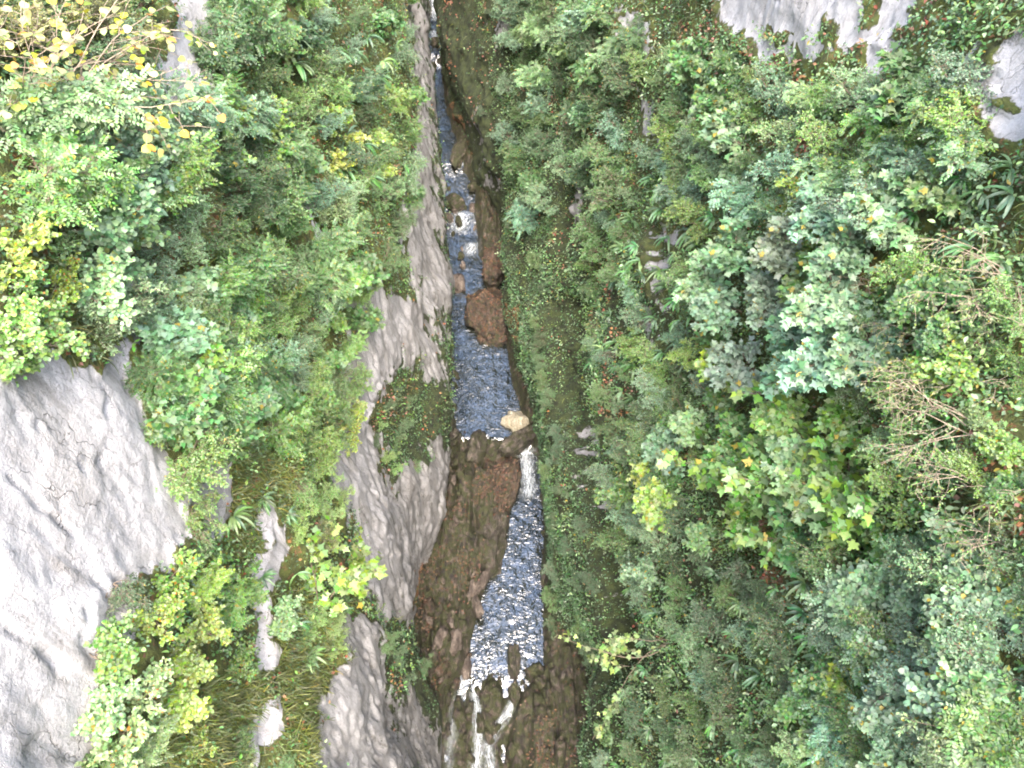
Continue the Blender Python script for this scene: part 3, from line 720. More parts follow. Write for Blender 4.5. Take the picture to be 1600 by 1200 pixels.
def bark_material(name, c0, c1):
    m, nt, p, out = newmat(name); b = NB(nt)
    tc = b.n('ShaderNodeTexCoord').outputs['Object']
    n = b.noise(b.scale(tc, 1, 1, .4), 12, 3, .6)
    b.set(p.inputs['Base Color'], b.ramp(n, [(0.3, c0), (0.7, c1)])); p.inputs['Roughness'].default_value = 0.8
    return m
M_BARK = bark_material('bark_brown', (0.07, 0.05, 0.035), (0.18, 0.14, 0.10))
M_TWIG = bark_material('bark_pale', (0.15, 0.115, 0.085), (0.29, 0.235, 0.175))

# ------------------------------------------------------------------ plants
def tube(paths):
    """paths: list of (pts (n,3), r0, r1) -> verts, quads"""
    Vs, Fs = [], []; base = 0
    for pts, r0, r1 in paths:
        n = len(pts)
        if n < 2: continue
        d = np.gradient(pts, axis=0); d /= np.linalg.norm(d, axis=1, keepdims=True) + 1e-9
        a = np.cross(d, np.array([0.31, 0.77, 0.55])); a /= np.linalg.norm(a, axis=1, keepdims=True) + 1e-9
        c = np.cross(d, a); r = np.linspace(r0, r1, n)[:, None]; K = 4 if r0 < .02 else 6
        ring = [pts + r * (math.cos(q) * a + math.sin(q) * c) for q in np.arange(K) * 2 * math.pi / K]
        Vs.append(np.stack(ring, 1).reshape(-1, 3))
        i = (np.arange(n - 1)[:, None] * K + np.arange(K)[None]).ravel(); j = (np.arange(n - 1)[:, None] * K + (np.arange(K)[None] + 1) % K).ravel()
        Fs.append(np.stack([i, j, j + K, i + K], 1) + base); base += n * K
    return np.concatenate(Vs), np.concatenate(Fs)

def grow(rs, p0, d0, length, n, wob, pull):
    pts = [np.array(p0, float)]; d = np.array(d0, float); d /= np.linalg.norm(d)
    for i in range(n):
        d = d + rs.normal(size=3) * wob + np.asarray(pull) * (1.0 / n); d /= np.linalg.norm(d)
        pts.append(pts[-1] + d * length / n)
    return np.array(pts)

def skeleton(rs, size, stems=5, out=0.7, up=0.8, lat=0.9, pull=(0.1, 0, 0.2), side=7, sub=6, wob=0.14, side_len=0.5, sub_len=0.24, stem_r=0.016):
    """local +x points out from the rock face, z up"""
    paths, twigs = [], []
    for s in range(stems):
        d = (out * rs.uniform(.4, 1.2), lat * rs.uniform(-1, 1), up * rs.uniform(.35, 1.1))
        L = size * rs.uniform(.7, 1.15)
        st = grow(rs, (rs.uniform(-.12, .05), rs.uniform(-.12, .12) * size, rs.uniform(-.08, .08)), d, L, 9, wob, pull)
        paths.append((st, stem_r * size, stem_r * .35 * size))
        for k in range(side):
            f = rs.uniform(.22, 1.0); i = f * 9; a = min(int(i), 8)
            p = st[a] + (st[a + 1] - st[a]) * (i - a); td = st[a + 1] - st[a]; td /= np.linalg.norm(td)
            rd = rs.normal(size=3); rd -= td * rd.dot(td); rd /= np.linalg.norm(rd); rd[2] *= 0.45
            bl = size * side_len * (1.25 - f) * rs.uniform(.6, 1.2)
            br = grow(rs, p, td * .45 + rd, bl, 6, wob, np.array(pull) * .7)
            paths.append((br, stem_r * .42 * size, .0025))
            for q in range(sub):
                f2 = rs.uniform(.15, 1.0); i2 = f2 * 6; a2 = min(int(i2), 5)
                p2 = br[a2] + (br[a2 + 1] - br[a2]) * (i2 - a2); td2 = br[a2 + 1] - br[a2]; td2 /= np.linalg.norm(td2)
                rd = rs.normal(size=3); rd -= td2 * rd.dot(td2); rd /= np.linalg.norm(rd); rd[2] *= 0.3
                tw = grow(rs, p2, td2 * .6 + rd, size * sub_len * rs.uniform(.5, 1.2), 4, wob, np.array(pull) * .5)
                paths.append((tw, .004 * size, .0015)); twigs.append(tw)
            twigs.append(br[3:])
        twigs.append(st[6:])
    return paths, twigs

def foliage(rs, twigs, nleaf, size, flat=0.75, outw=0.35, jit=0.45):
    lens = np.array([np.linalg.norm(np.diff(t, axis=0), axis=1).sum() for t in twigs]); pr = lens / lens.sum()
    idx = rs.choice(len(twigs), nleaf, p=pr)
    pos = np.zeros((nleaf, 3)); dr = np.zeros((nleaf, 3))
    fr = rs.uniform(0, 1, nleaf) ** 0.8
    for k in range(nleaf):
        t = twigs[idx[k]]; n = len(t) - 1; i = fr[k] * n; a = min(int(i), n - 1)
        pos[k] = t[a] + (t[a + 1] - t[a]) * (i - a); dr[k] = t[a + 1] - t[a]
    dr /= np.linalg.norm(dr, axis=1, keepdims=True) + 1e-9
    sidev = np.cross(dr, np.array([0, 0, 1.0])) * rs.choice([-1, 1], nleaf)[:, None]
    D = dr * .7 + sidev * rs.uniform(.3, 1.2, (nleaf, 1)) + rs.normal(size=(nleaf, 3)) * .22; D[:, 2] -= .18
    N = np.array([outw, 0, flat]) + rs.normal(size=(nleaf, 3)) * jit
    pos = pos + rs.normal(size=(nleaf, 3)) * size * .25
    # a slow brightness change from spray to spray on top of the leaf to leaf one
    tt = rs.uniform(0, 1, len(twigs))
    tint = np.clip(.5 * tt[idx] + .5 * rs.uniform(0, 1, nleaf), 0, 1)
    sz = size * rs.uniform(.55, 1.15, nleaf)
    return pos, D, N, sz, tint

def make_plant(kind, seed):
    rs = np.random.default_rng(seed)
    mat = M_LEAF; bark = M_BARK
    if kind == 'maple':
        pa, tw = skeleton(rs, 1.0, 5, .8, .8, 1.0, (.25, 0, .15), 7, 5); args = foliage(rs, tw, 1300, .135, .85, .3, .34); lk = 'maple'
    elif kind == 'round':
        pa, tw = skeleton(rs, 1.0, 6, .8, .7, 1.0, (.2, 0, .0), 7, 6); args = foliage(rs, tw, 2500, .082, .7, .45, .42); lk = 'round'
    elif kind == 'small':
        pa, tw = skeleton(rs, 1.0, 7, .7, .8, 1.0, (.15, 0, .05), 8, 7, side_len=.45); args = foliage(rs, tw, 5200, .058, .7, .4, .5); lk = 'small'
    elif kind == 'tiny':
        pa, tw = skeleton(rs, 1.0, 8, .6, .7, 1.0, (.1, 0, -.1), 8, 7, side_len=.4); args = foliage(rs, tw, 8000, .042, .6, .5, .55); lk = 'tiny'; mat = M_GLOSS
    elif kind == 'hang':
        pa, tw = skeleton(rs, 1.0, 7, .6, .3, .8, (.1, 0, -1.3), 8, 6, side_len=.35); args = foliage(rs, tw, 3600, .062, .55, .55, .5); lk = 'small'
    elif kind == 'pinnate':
        pa, tw = skeleton(rs, 1.0, 5, .8, .8, 1.0, (.2, 0, .1), 7, 5)
        pos, D, N, sz, ti = foliage(rs, tw, 420, .26, .8, .35, .35)
        pp, dd, nn, ss, tt = [], [], [], [], []
        Fm = frames(D, N)
        for j in range(1, 12):
            f = (j + 1) // 2 / 6.0; sg = 1 if j % 2 else -1
            if j == 11: f, sg = 1.0, 0
            loc = np.array([0, f, -.18 * f * f]); ld = np.array([sg * 1.0, .55 if sg else 1.0, -.15])
            pp.append(pos + (Fm @ loc) * sz[:, None]); dd.append(Fm @ ld); nn.append(Fm[:, :, 2] + rs.normal(size=(len(pos), 3)) * .15)
            ss.append(sz * .30 * rs.uniform(.8, 1.1, len(pos))); tt.append(np.clip(ti + rs.normal(size=len(pos)) * .06, 0, 1))
        args = tuple(np.concatenate(q) for q in (pp, dd, nn, ss, tt)); lk = 'small'
    elif kind == 'twiggy':
        pa, tw = skeleton(rs, 1.3, 6, .8, .6, 1.3, (.3, 0, -.8), 4, 2, .10, .5, .30, .007); args = foliage(rs, tw, 420, .055, .7, .4, .5); lk = 'small'; bark = M_TWIG
    elif kind == 'yellow':
        pa, tw = skeleton(rs, 1.0, 6, .8, .8, 1.0, (.2, 0, .1), 6, 5); args = foliage(rs, tw, 1900, .07, .75, .4, .4); lk = 'round'; mat = M_YELLOW
    pos, D, N, sz, ti = args
    bv, bf = tube(pa)
    bm_ = mesh_np(kind + '_branches', bv, [bf]); bm_.materials.append(bark)
    return bm_, leaves_mesh(kind + '_crown', lk, pos, D, N, sz, ti, mat)

LIB = {}
for i, (k, n) in enumerate([('maple', 4), ('round', 3), ('small', 5), ('tiny', 4), ('hang', 3), ('pinnate', 3), ('twiggy', 3), ('yellow', 2)]):
    LIB[k] = [make_plant(k, 1000 + i * 50 + j) for j in range(n)]
NAMES = {'maple': 'maple_shrub', 'round': 'hazel_shrub', 'small': 'leafy_shrub', 'tiny': 'ivy_clump', 'hang': 'trailing_shrub', 'pinnate': 'ash_sapling', 'twiggy': 'twiggy_shrub', 'yellow': 'yellowing_shrub'}
COL = {'mid': (0.082, 0.175, 0.048), 'dark': (0.058, 0.125, 0.044), 'bright': (0.135, 0.265, 0.052), 'lime': (0.20, 0.31, 0.05), 'blue': (0.125, 0.245, 0.125), 'pale': (0.175, 0.30, 0.12), 'yellow': (0.28, 0.33, 0.05), 'olive': (0.13, 0.155, 0.042), 'ivy': (0.058, 0.13, 0.052)}

def plant(u, v, kind, size, col, label, cat='shrub', group=None, lift=0.35, variant=None, spin=0.5, out=0.0):
    h = hit(u, v)
    if h is None: return None
    if u > 800 and kind in ('tiny', 'small', 'hang', 'round') and size < 1.0:
        for gl, wd, dp in GULLY_R[:2]:
            for (x1, y1), (x2, y2) in zip(gl[:-1], gl[1:]):
                q_ = min(1, max(0, ((u - x1) * (x2 - x1) + (v - y1) * (y2 - y1)) / ((x2 - x1) ** 2 + (y2 - y1) ** 2)))
                if math.hypot(u - x1 - q_ * (x2 - x1), v - y1 - q_ * (y2 - y1)) < 24: return None
    if u > 800 and kind in ('tiny', 'small', 'hang') and any(poly_sd(np.array([u]), np.array([v + 12]), q)[0] > -20 for q in ROCK_R[3:8]): return None
    W, side, dist = h
    a = anchor(W, side, lift * size)
    bm_, cm = random.choice(LIB[kind]) if variant is None else LIB[kind][variant % len(LIB[kind])]
    root = bpy.data.objects.new(NAMES[kind], None); C.objects.link(root)
    root.empty_display_size = 0.2
    root.location = a + Vector((-side * out, 0, 0))
    root.rotation_euler = (random.uniform(-.12, .12), random.uniform(-.1, .15), (0 if side < 0 else math.pi) + random.uniform(-spin, spin) + side * 0.35)
    root.scale = (size, size * random.choice([-1, 1]) if False else size, size)
    root['label'] = label; root['category'] = cat
    if group: root['group'] = group
    for nm, me in (('branches', bm_), ('crown', cm)):
        o = bpy.data.objects.new(nm, me); C.objects.link(o); o.parent = root
        c = COL[col] if isinstance(col, str) else col
        k = random.uniform(.82, 1.2); o.color = (c[0] * k * random.uniform(.9, 1.12), c[1] * k, c[2] * k * random.uniform(.85, 1.2), 1)
    return root

CW = {'mid': 'mid green', 'dark': 'dark green', 'bright': 'bright green', 'lime': 'lime green', 'blue': 'blue green', 'pale': 'pale green', 'yellow': 'yellow', 'olive': 'olive green', 'ivy': 'deep green'}
KW = {'maple': 'maple bush', 'round': 'hazel bush', 'small': 'leafy bush', 'tiny': 'ivy clump', 'hang': 'trailing bush', 'pinnate': 'ash sapling', 'twiggy': 'twiggy bush', 'yellow': 'yellowing bush'}
ORD = ['topmost', 'second from top', 'third from top', 'fourth from top', 'fifth from top', 'lowest']
SETS = {}
GROW = {-1: 1.0, 1: 1.0}
def scatter(poly, n, kinds, sizes, cols, where, group, mind, cat='shrub', lift=0.35, out=0.0):
    xs = [p[0] for p in poly]; ys = [p[1] for p in poly]; got = []
    tries = 0
    while len(got) < n and tries < n * 60:
        tries += 1
        u, v = random.uniform(min(xs), max(xs)), random.uniform(min(ys), max(ys))
        if poly_sd(np.array([u]), np.array([v]), poly)[0] < 0: continue
        if any((u - a) ** 2 + (v - b) ** 2 < mind * mind for a, b in got): continue
        got.append((u, v)); k = random.choice(kinds); c = random.choice(cols)
        r = plant(u, v, k, random.uniform(*sizes) * (1.18 if u > 800 else 1.0), c, '', cat, group, lift, out=out)
        if r is not None: SETS.setdefault((CW.get(c, 'blue grey'), KW[k], where, group), []).append((v, u, r))
def name_sets():
    """the look first; where several look alike, their order down the wall, streamside or uphill; past that they stay a group"""
    for (cw, kw, where, group), it in SETS.items():
        def down(lst, pre=''):
            lst.sort(key=lambda q: q[0]); n = len(lst)
            for i, (v, u, r) in enumerate(lst):
                if n == 1: w = ''
                elif n == 2: w = ('upper ', 'lower ')[i]
                else: w = ('lowest ' if i == n - 1 else ORD[i] + ', ')
                r['label'] = ' '.join(f'{w}{pre}{cw} {kw} {where}'.split())
        n = len(it)
        if n <= 6: down(it); continue
        it.sort(key=lambda q: abs(q[1] - 770))
        k = 2 if n <= 12 else 3
        if n <= 18:
            for j in range(k): down(it[j * n // k:(j + 1) * n // k], (('streamside ', 'uphill ') if k == 2 else ('streamside ', 'mid slope ', 'uphill '))[j])
        else:
            for v, u, r in it: r['label'] = ' '.join(f'{cw} {kw} {where}'.split())

def box(a, b, c, d): return [(a, b), (c, b), (c, d), (a, d)]

# ---- left wall
scatter([(300, -40), (640, -40), (640, 120), (655, 300), (560, 300), (440, 320), (330, 260), (310, 100)], 46, ['small', 'small', 'tiny', 'pinnate', 'maple'], (.6, 1.05), ['mid', 'mid', 'dark', 'blue', 'bright'], 'on the upper wall over the slot', 'shrubs on the upper wall over the slot', 40)
scatter([(300, 240), (440, 300), (640, 300), (620, 400), (560, 440), (330, 440)], 24, ['small', 'tiny', 'pinnate', 'maple'], (.6, 1.0), ['mid', 'dark', 'mid', 'pale'], 'above the top of the grey slab', 'shrubs above the grey slab', 42)
scatter([(480, 180), (610, 190), (600, 290), (520, 290)], 5, ['maple', 'yellow'], (.45, .7), ['lime', 'yellow'], 'halfway up the wall over the slot', 'yellowing sprays over the slot', 36)
scatter([(300, 150), (430, 170), (420, 260), (330, 260)], 4, ['maple'], (.55, .75), ['bright', 'lime'], 'below the narrow grey rock face', 'bright maples below the narrow rock face', 45)
scatter([(195, 440), (560, 420), (560, 520), (535, 640), (500, 720), (440, 700), (340, 680), (270, 720), (215, 600)], 60, ['small', 'small', 'maple', 'pinnate', 'small'], (.5, .85), ['bright', 'mid', 'mid', 'bright', 'blue'], 'on the shelf beside the white cliff', 'bushes on the shelf beside the white cliff', 33)
scatter([(480, 640), (560, 640), (555, 690), (500, 700)], 4, ['maple', 'yellow'], (.4, .55), ['lime', 'yellow'], 'at the edge of the grey slab', 'lime tufts at the slab edge', 26)
scatter([(578, 590), (640, 570), (680, 640), (668, 700), (640, 730), (585, 750)], 10, ['tiny', 'small', 'hang'], (.25, .5), ['mid', 'dark', 'bright'], 'in the hollow of the grey slab', 'bushes in the hollow of the slab', 24)
scatter(box(0, 150, 225, 330), 12, ['round', 'round', 'pinnate'], (.75, 1.0), ['pale', 'pale', 'blue', 'bright'], 'below the yellow hazel branches', 'pale hazels below the yellow branches', 60, out=.3)
scatter(box(-20, 360, 80, 520), 6, ['yellow', 'round'], (.4, .65), ['lime', 'olive', 'bright'], 'on top of the white cliff', 'yellow green shrubs at the cliff top', 40)
scatter([(90, 330), (330, 320), (310, 400), (240, 520), (150, 500), (100, 420)], 12, ['round', 'small', 'tiny'], (.55, .8), ['blue', 'blue', 'pale'], 'leaning over the white cliff head', 'blue green shrubs at the cliff head', 48)
scatter(box(-20, -20, 220, 130), 8, ['small', 'tiny'], (.6, .9), ['dark', 'mid', 'olive'], 'behind the yellow hazel stems', 'dark shrubs behind the hazel stems', 55)
scatter([(195, 560), (240, 600), (300, 730), (300, 830), (270, 800), (240, 720)], 9, ['hang', 'small'], (.35, .55), ['bright', 'mid'], 'along the white cliff edge', 'trailing plants along the cliff edge', 28)
scatter([(160, 900), (270, 860), (420, 850), (420, 960), (360, 1040), (270, 1090), (200, 1180), (120, 1150), (110, 1060)], 15, ['round', 'pinnate', 'round', 'yellow'], (.4, .62), ['bright', 'bright', 'pale', 'lime'], 'below the foot of the white cliff', 'lime bushes below the white cliff', 48)
plant(165, 905, 'hang', .45, 'dark', 'dark green sprig sticking out over the white cliff')
scatter([(440, 640), (520, 700), (540, 800), (460, 860), (440, 760)], 9, ['small', 'tiny', 'hang'], (.4, .6), ['mid', 'olive', 'bright'], 'between grass shelf and grey slab', 'shrubs between shelf and slab', 34)
scatter([(470, 930), (540, 930), (530, 1010), (480, 1080), (450, 1000)], 6, ['tiny', 'small'], (.3, .45), ['mid', 'bright'], 'on the rib below the lime maple', 'low plants on the mossy rib', 30)
scatter([(590, 990), (650, 1010), (660, 1070), (620, 1080)], 4, ['tiny'], (.35, .5), ['mid', 'dark'], 'between the two lower rock ribs', 'clumps between the lower ribs', 24)
scatter([(130, 1150), (330, 1120), (460, 1150), (460, 1210), (130, 1210)], 5, ['small', 'yellow'], (.3, .45), ['mid', 'lime'], 'low on the bottom grass', 'low plants on the bottom grass', 50)
# ---- right wall
scatter([(800, -30), (1010, -30), (1000, 200), (960, 380), (860, 400), (800, 220)], 44, ['small', 'tiny', 'pinnate', 'tiny'], (.65, 1.15), ['mid', 'blue', 'mid', 'dark'], 'on the upstream fern wall', 'bushes on the upstream fern wall', 36)
scatter([(850, 20), (960, 10), (990, 120), (930, 220), (850, 180)], 7, ['pinnate', 'round'], (.8, 1.1), ['pale', 'blue'], 'overhanging the upstream fern wall', 'pale ash saplings on the upstream wall', 40)
scatter([(725, -20), (800, -20), (830, 380), (790, 380), (750, 200)], 6, ['tiny'], (.4, .6), ['ivy', 'dark'], 'on the shaded slot wall', 'ivy clumps in the slot', 34)
scatter([(830, 400), (900, 400), (940, 700), (950, 1020), (870, 1030), (850, 760)], 34, ['tiny'], (.35, .6), ['ivy', 'ivy', 'mid'], 'on the wall beside the lower stream', 'ivy clumps beside the lower stream', 30)
scatter([(930, 220), (1120, 200), (1120, 480), (1060, 700), (950, 680), (920, 420)], 46, ['small', 'tiny', 'hang', 'small'], (.4, .75), ['mid', 'bright', 'mid', 'blue'], 'among the hanging ferns', 'bushes among the hanging ferns', 30)
scatter([(940, 660), (1090, 640), (1080, 860), (980, 930), (940, 820)], 30, ['small', 'small', 'round'], (.5, .85), ['mid', 'blue', 'dark'], 'downhill of the bright maple', 'bushes below the bright maple', 30)
scatter([(1010, 60), (1170, 90), (1240, 140), (1340, 140), (1520, 120), (1540, 260), (1420, 340), (1250, 330), (1100, 330), (1000, 200)], 50, ['maple', 'small', 'small', 'pinnate', 'small'], (.4, .8), ['pale', 'mid', 'bright', 'blue'], 'below the high white rock patch', 'bushes below the high rock patch', 40)
scatter(box(1240, 260, 1290, 420), 4, ['yellow'], (.4, .5), ['lime'], 'just above the blue grey maples', 'sprigs above the blue grey maples', 36)
scatter([(1150, 380), (1240, 380), (1330, 320), (1390, 370), (1430, 520), (1330, 580), (1180, 570), (1130, 450)], 14, ['maple'], (.55, .85), ['blue', 'blue', (.20, .27, .17), 'mid', 'pale'], 'above the large bright maple', 'blue grey maples above the bright maple', 55, out=.4)
scatter([(1080, 520), (1180, 560), (1100, 760), (1050, 860), (1040, 700)], 9, ['maple', 'small'], (.5, .7), ['pale', 'blue', 'lime'], 'streamside of the large bright maple', 'pale maple sprays beside the bright maple', 50, out=.3)
scatter([(1120, 620), (1470, 590), (1480, 740), (1400, 820), (1200, 840), (1090, 840)], 16, ['maple', 'maple', 'small'], (.5, .75), ['bright', 'bright', 'mid', 'pale'], 'crowding under the large bright maple', 'bushes under the large bright maple', 62)
scatter([(1390, 330), (1500, 420), (1480, 600), (1400, 560)], 10, ['small', 'round', 'twiggy'], (.45, .65), ['mid', 'bright', 'olive'], 'uphill of the maples', 'bushes uphill of the maples', 45)
scatter([(1530, 330), (1640, 330), (1640, 900), (1550, 900), (1530, 700)], 6, ['twiggy'], (.5, .75), ['mid', 'bright', 'olive'], 'arching over the mossy bank', 'twiggy shrubs on the mossy bank', 62, out=.2)
scatter([(1490, 460), (1620, 400), (1620, 920), (1480, 920)], 14, ['small', 'round', 'tiny'], (.3, .5), ['mid', 'bright', 'pale'], 'under the arching bare twigs', 'bushes under the bare twigs', 52)
scatter([(960, 880), (1120, 860), (1260, 950), (1240, 1210), (950, 1210)], 34, ['tiny', 'small', 'small'], (.4, .7), ['ivy', 'mid', 'blue', 'dark'], 'among the strap leaved ferns', 'bushes among the strap leaved ferns', 38)
scatter([(1330, 880), (1620, 860), (1620, 1210), (1260, 1210), (1300, 1000)], 42, ['round', 'small', 'small', 'pinnate', 'small'], (.45, .75), ['blue', 'mid', 'pale', 'blue'], 'in the fern bank lower corner', 'bushes in the lower corner', 40)
scatter([(1280, 980), (1420, 1010), (1380, 1180), (1300, 1180)], 5, ['maple'], (.35, .5), ['pale', 'bright', 'lime'], 'seedling low in the fern bank', 'maple seedlings in the lower bank', 50)
# ------------------------------------------------------------------ ground cover nobody could count: ivy, herbs, grass, fallen leaves
def sample_faces(dat, n, wfun, margin=420, far=75):
    P, f, rock, lit, u, v, t = dat[2], dat[8], dat[3], dat[4], dat[5], dat[6], dat[7]
    c = f[:, 0]
    ok = (t[c] > 0.8) & (t[c] < far) & (u[c] > -margin) & (u[c] < 1600 + margin) & (v[c] > -margin * .6) & (v[c] < 1200 + margin)
    f = f[ok]
    A, B_, D_ = P[f[:, 0]], P[f[:, 1]], P[f[:, 3]]
    cr = np.cross(B_ - A, D_ - A); ar = np.linalg.norm(cr, axis=1); nn = cr / (ar[:, None] + 1e-12)
    Cc = (A + P[f[:, 2]]) / 2
    w = ar * wfun(Cc, nn, rock[f[:, 0]], lit[f[:, 0]], u[f[:, 0]], v[f[:, 0]], t[f[:, 0]])
    w = np.clip(w, 0, None) * (1 - .9 * dat[9][f[:, 0]]); w /= w.sum()
    i = rng.choice(len(f), n, p=w); a, b = rng.uniform(0, 1, (2, n, 1))
    q = A[i] * (1 - a) * (1 - b) + B_[i] * a * (1 - b) + P[f[i, 2]] * a * b + D_[i] * (1 - a) * b
    return q, nn[i], t[f[i, 0]]

def cover(name, label, dat, n, wfun, kind, size, lift, mat, col, up=0.55, jit=0.5, droop=0.6, cat='plants', nclump=0.35, seed=0, spread=0.0):
    side = -1 if dat is LEFT else 1
    q, nn, t = sample_faces(dat, n, wfun)
    nn = nn * np.sign((nn[:, :1] * -side) + 1e-9)
    out = np.array([-side, 0, 0.0])
    q = q + nn * rng.uniform(0, 1, (n, 1)) ** 1.5 * lift + rng.normal(size=(n, 3)) * spread
    N = nn * .5 + out * .25 + np.array([0, 0, up]) + rng.normal(size=(n, 3)) * jit
    D = rng.normal(size=(n, 3)) * .8 + out * .5 - np.array([0, 0, droop])
    ti = np.clip(.5 + .5 * fbm(q * 1.1, 3, 700 + seed) * 1.3 + rng.uniform(-.38, .38, n), 0, 1)
    s = size * rng.uniform(.6, 1.2, n) * (1 + np.clip(t - 14, 0, 30) * 0.012)
    me = leaves_mesh(name, kind, q, D, N, s, ti, mat)
    o = link(name, me, None, kind='stuff', label=label); o.color = (*col, 1)
    return o
def blade_leaf():
    V = np.array([(-.035, 0, 0), (.035, 0, 0), (-.03, .4, .10), (.03, .4, .10), (-.02, .75, .05), (.02, .75, .05), (0, 1, -.12)])
    return V, [np.array([[0, 1, 3, 2], [2, 3, 5, 4]]), np.array([[4, 5, 6]])]
LEAF['blade'] = blade_leaf()
def nz(sc_, seed, a, b):
    return lambda P: smooth(a, b, fbm(P * sc_, 3, seed))
def in_box(u, v, bx, soft=40): return smooth(-soft, soft, poly_sd(u, v, bx))
IVYR = [(720, -200), (830, -200), (860, 300), (900, 420), (950, 700), (960, 1300), (860, 1300), (850, 700), (800, 400), (740, 200)]
SLOT = [(660, -200), (752, -200), (800, 200), (806, 420), (796, 470), (770, 420), (740, 320), (700, 200), (680, 0)]
def off_slot(u, v): return 1 - .96 * in_box(u, v, SLOT, 14)
GRASS_L = [[(330, 720), (440, 700), (440, 800), (420, 870), (360, 860)], [(430, 940), (540, 920), (540, 1010), (500, 1210), (450, 1210)], [(130, 1100), (420, 1060), (420, 1210), (120, 1210)], [(40, 480), (140, 480), (130, 560), (60, 560)], [(240, 260), (330, 260), (320, 420), (270, 420)]]
def wl_ivy(P, n, r, l, u, v, t):
    return (1 - smooth(.25, .6, r)) ** 2 * (.15 + nz(.8, 61, -.25, .3)(P)) * smooth(1.0, 3.5, P[:, 2]) / (t + 4)
def wr_ivy(P, n, r, l, u, v, t):
    low = in_box(u, v, IVYR)
    return (1 - smooth(.25, .6, r)) ** 2 * (.12 + .8 * nz(.7, 62, -.25, .3)(P) + 1.9 * low * smooth(-.22, .22, fbm(P * np.array([.5, .13, 1.15]), 3, 74))) * smooth(.8, 2.0, P[:, 2]) / (t + 4) * off_slot(u, v)
def w_herb(seed):
    return lambda P, n, r, l, u, v, t: (1 - smooth(.2, .5, r)) ** 2 * (.04 + nz(1.1, seed, .0, .35)(P)) * smooth(3, 7, P[:, 2]) * (1 - .8 * l) / (t + 2) * off_slot(u, v)
cover('ivy', 'small dark ivy leaves carpeting the pale cliff ledges', LEFT, 60000, wl_ivy, 'tiny', .060, .10, M_GLOSS, COL['ivy'], seed=1)
cover('ivy', 'small dark ivy leaves carpeting the fern wall', RIGHT, 130000, wr_ivy, 'tiny', .066, .13, M_GLOSS, (.066, .145, .056), seed=2)
cover('undergrowth', 'low mid green herbs over the ledges of the pale cliff', LEFT, 36000, w_herb(63), 'small', .070, .30, M_LEAF, COL['mid'], .7, .45, .3, seed=3)
cover('undergrowth', 'low mid green herbs over the fern wall', RIGHT, 80000, w_herb(64), 'small', .080, .32, M_LEAF, (.105, .215, .065), .7, .45, .3, seed=4)
cover('undergrowth', 'fresh light green leaves scattered over the fern wall', RIGHT, 15000, w_herb(65), 'oval', .095, .42, M_LEAF, COL['pale'], .8, .4, .2, seed=5)
cover('undergrowth', 'fresh light green leaves scattered over the pale cliff ledges', LEFT, 7000, w_herb(66), 'oval', .085, .35, M_LEAF, COL['bright'], .8, .4, .2, seed=6)
def wg_l(P, n, r, l, u, v, t):
    g = 0
    for b_ in GRASS_L: g = np.maximum(g, in_box(u, v, b_, 25))
    return (1 - smooth(.3, .6, r)) ** 2 * (.05 * nz(.9, 67, 0, .3)(P) + g) / (t + 2) * smooth(4, 9, P[:, 2])
def wg_r(P, n, r, l, u, v, t):
    return (1 - smooth(.3, .6, r)) ** 2 * nz(.8, 68, .02, .35)(P) / (t + 2) * off_slot(u, v) * smooth(4, 9, P[:, 2])
cover('grass', 'fine drooping grass on the shelves of the pale cliff', LEFT, 26000, wg_l, 'blade', .24, .03, M_LEAF, (0.11, 0.14, 0.03), .5, .5, .5, seed=7)
cover('grass', 'fine drooping grass tufts on the mossy fern wall', RIGHT, 24000, wg_r, 'blade', .26, .03, M_LEAF, (0.10, 0.14, 0.035), .5, .5, .5, seed=8)
def w_lit(seed):
    return lambda P, n, r, l, u, v, t: (1 - smooth(.3, .7, r)) * (.05 + 1.6 * l + .8 * nz(.9, seed, .15, .4)(P)) / (t + 3) * smooth(4, 10, P[:, 2])
cover('fallen_leaves', 'russet fallen leaves caught on the pale cliff ledges', LEFT, 6000, w_lit(69), 'litter', .085, .05, M_DEAD, (0.20, 0.095, 0.045), .6, .6, .2, seed=9)
cover('fallen_leaves', 'russet fallen leaves caught on the fern wall', RIGHT, 15000, w_lit(70), 'litter', .095, .05, M_DEAD, (0.20, 0.095, 0.05), .6, .6, .2, seed=10)

# fallen leaves on the banks and boulders of the stream
def bank_litter(n):
    P = BED[2]; y = P[:, 1]
    out = np.maximum(tab(WL, y) - P[:, 0], P[:, 0] - tab(WR, y))
    inn = (P[:, 0] > tab(FL, y) - .5) & (P[:, 0] < tab(FR, y) + .5) & (y > 5) & (y < 70)
    w = inn * smooth(.05, .4, out) * (.1 + smooth(-.1, .35, fbm(P * .8, 3, 720)))
    i = rng.choice(len(P), n, p=w / w.sum())
    q = P[i] + np.stack([rng.uniform(-.05, .05, n), rng.uniform(-.06, .06, n), rng.uniform(0.01, .05, n)], 1)
    N = np.array([0, 0, 1.0]) + rng.normal(size=(n, 3)) * .4; D = rng.normal(size=(n, 3)) * np.array([1, 1, .2])
    me = leaves_mesh('fallen_leaves', 'litter', q, D, N, rng.uniform(.06, .12, n), rng.uniform(0, 1, n), M_DEAD)
    o = link('fallen_leaves', me, None, kind='stuff', label='russet fallen leaves lying on the stream banks'); o.color = (0.10, 0.056, 0.032, 1)
bank_litter(3500)

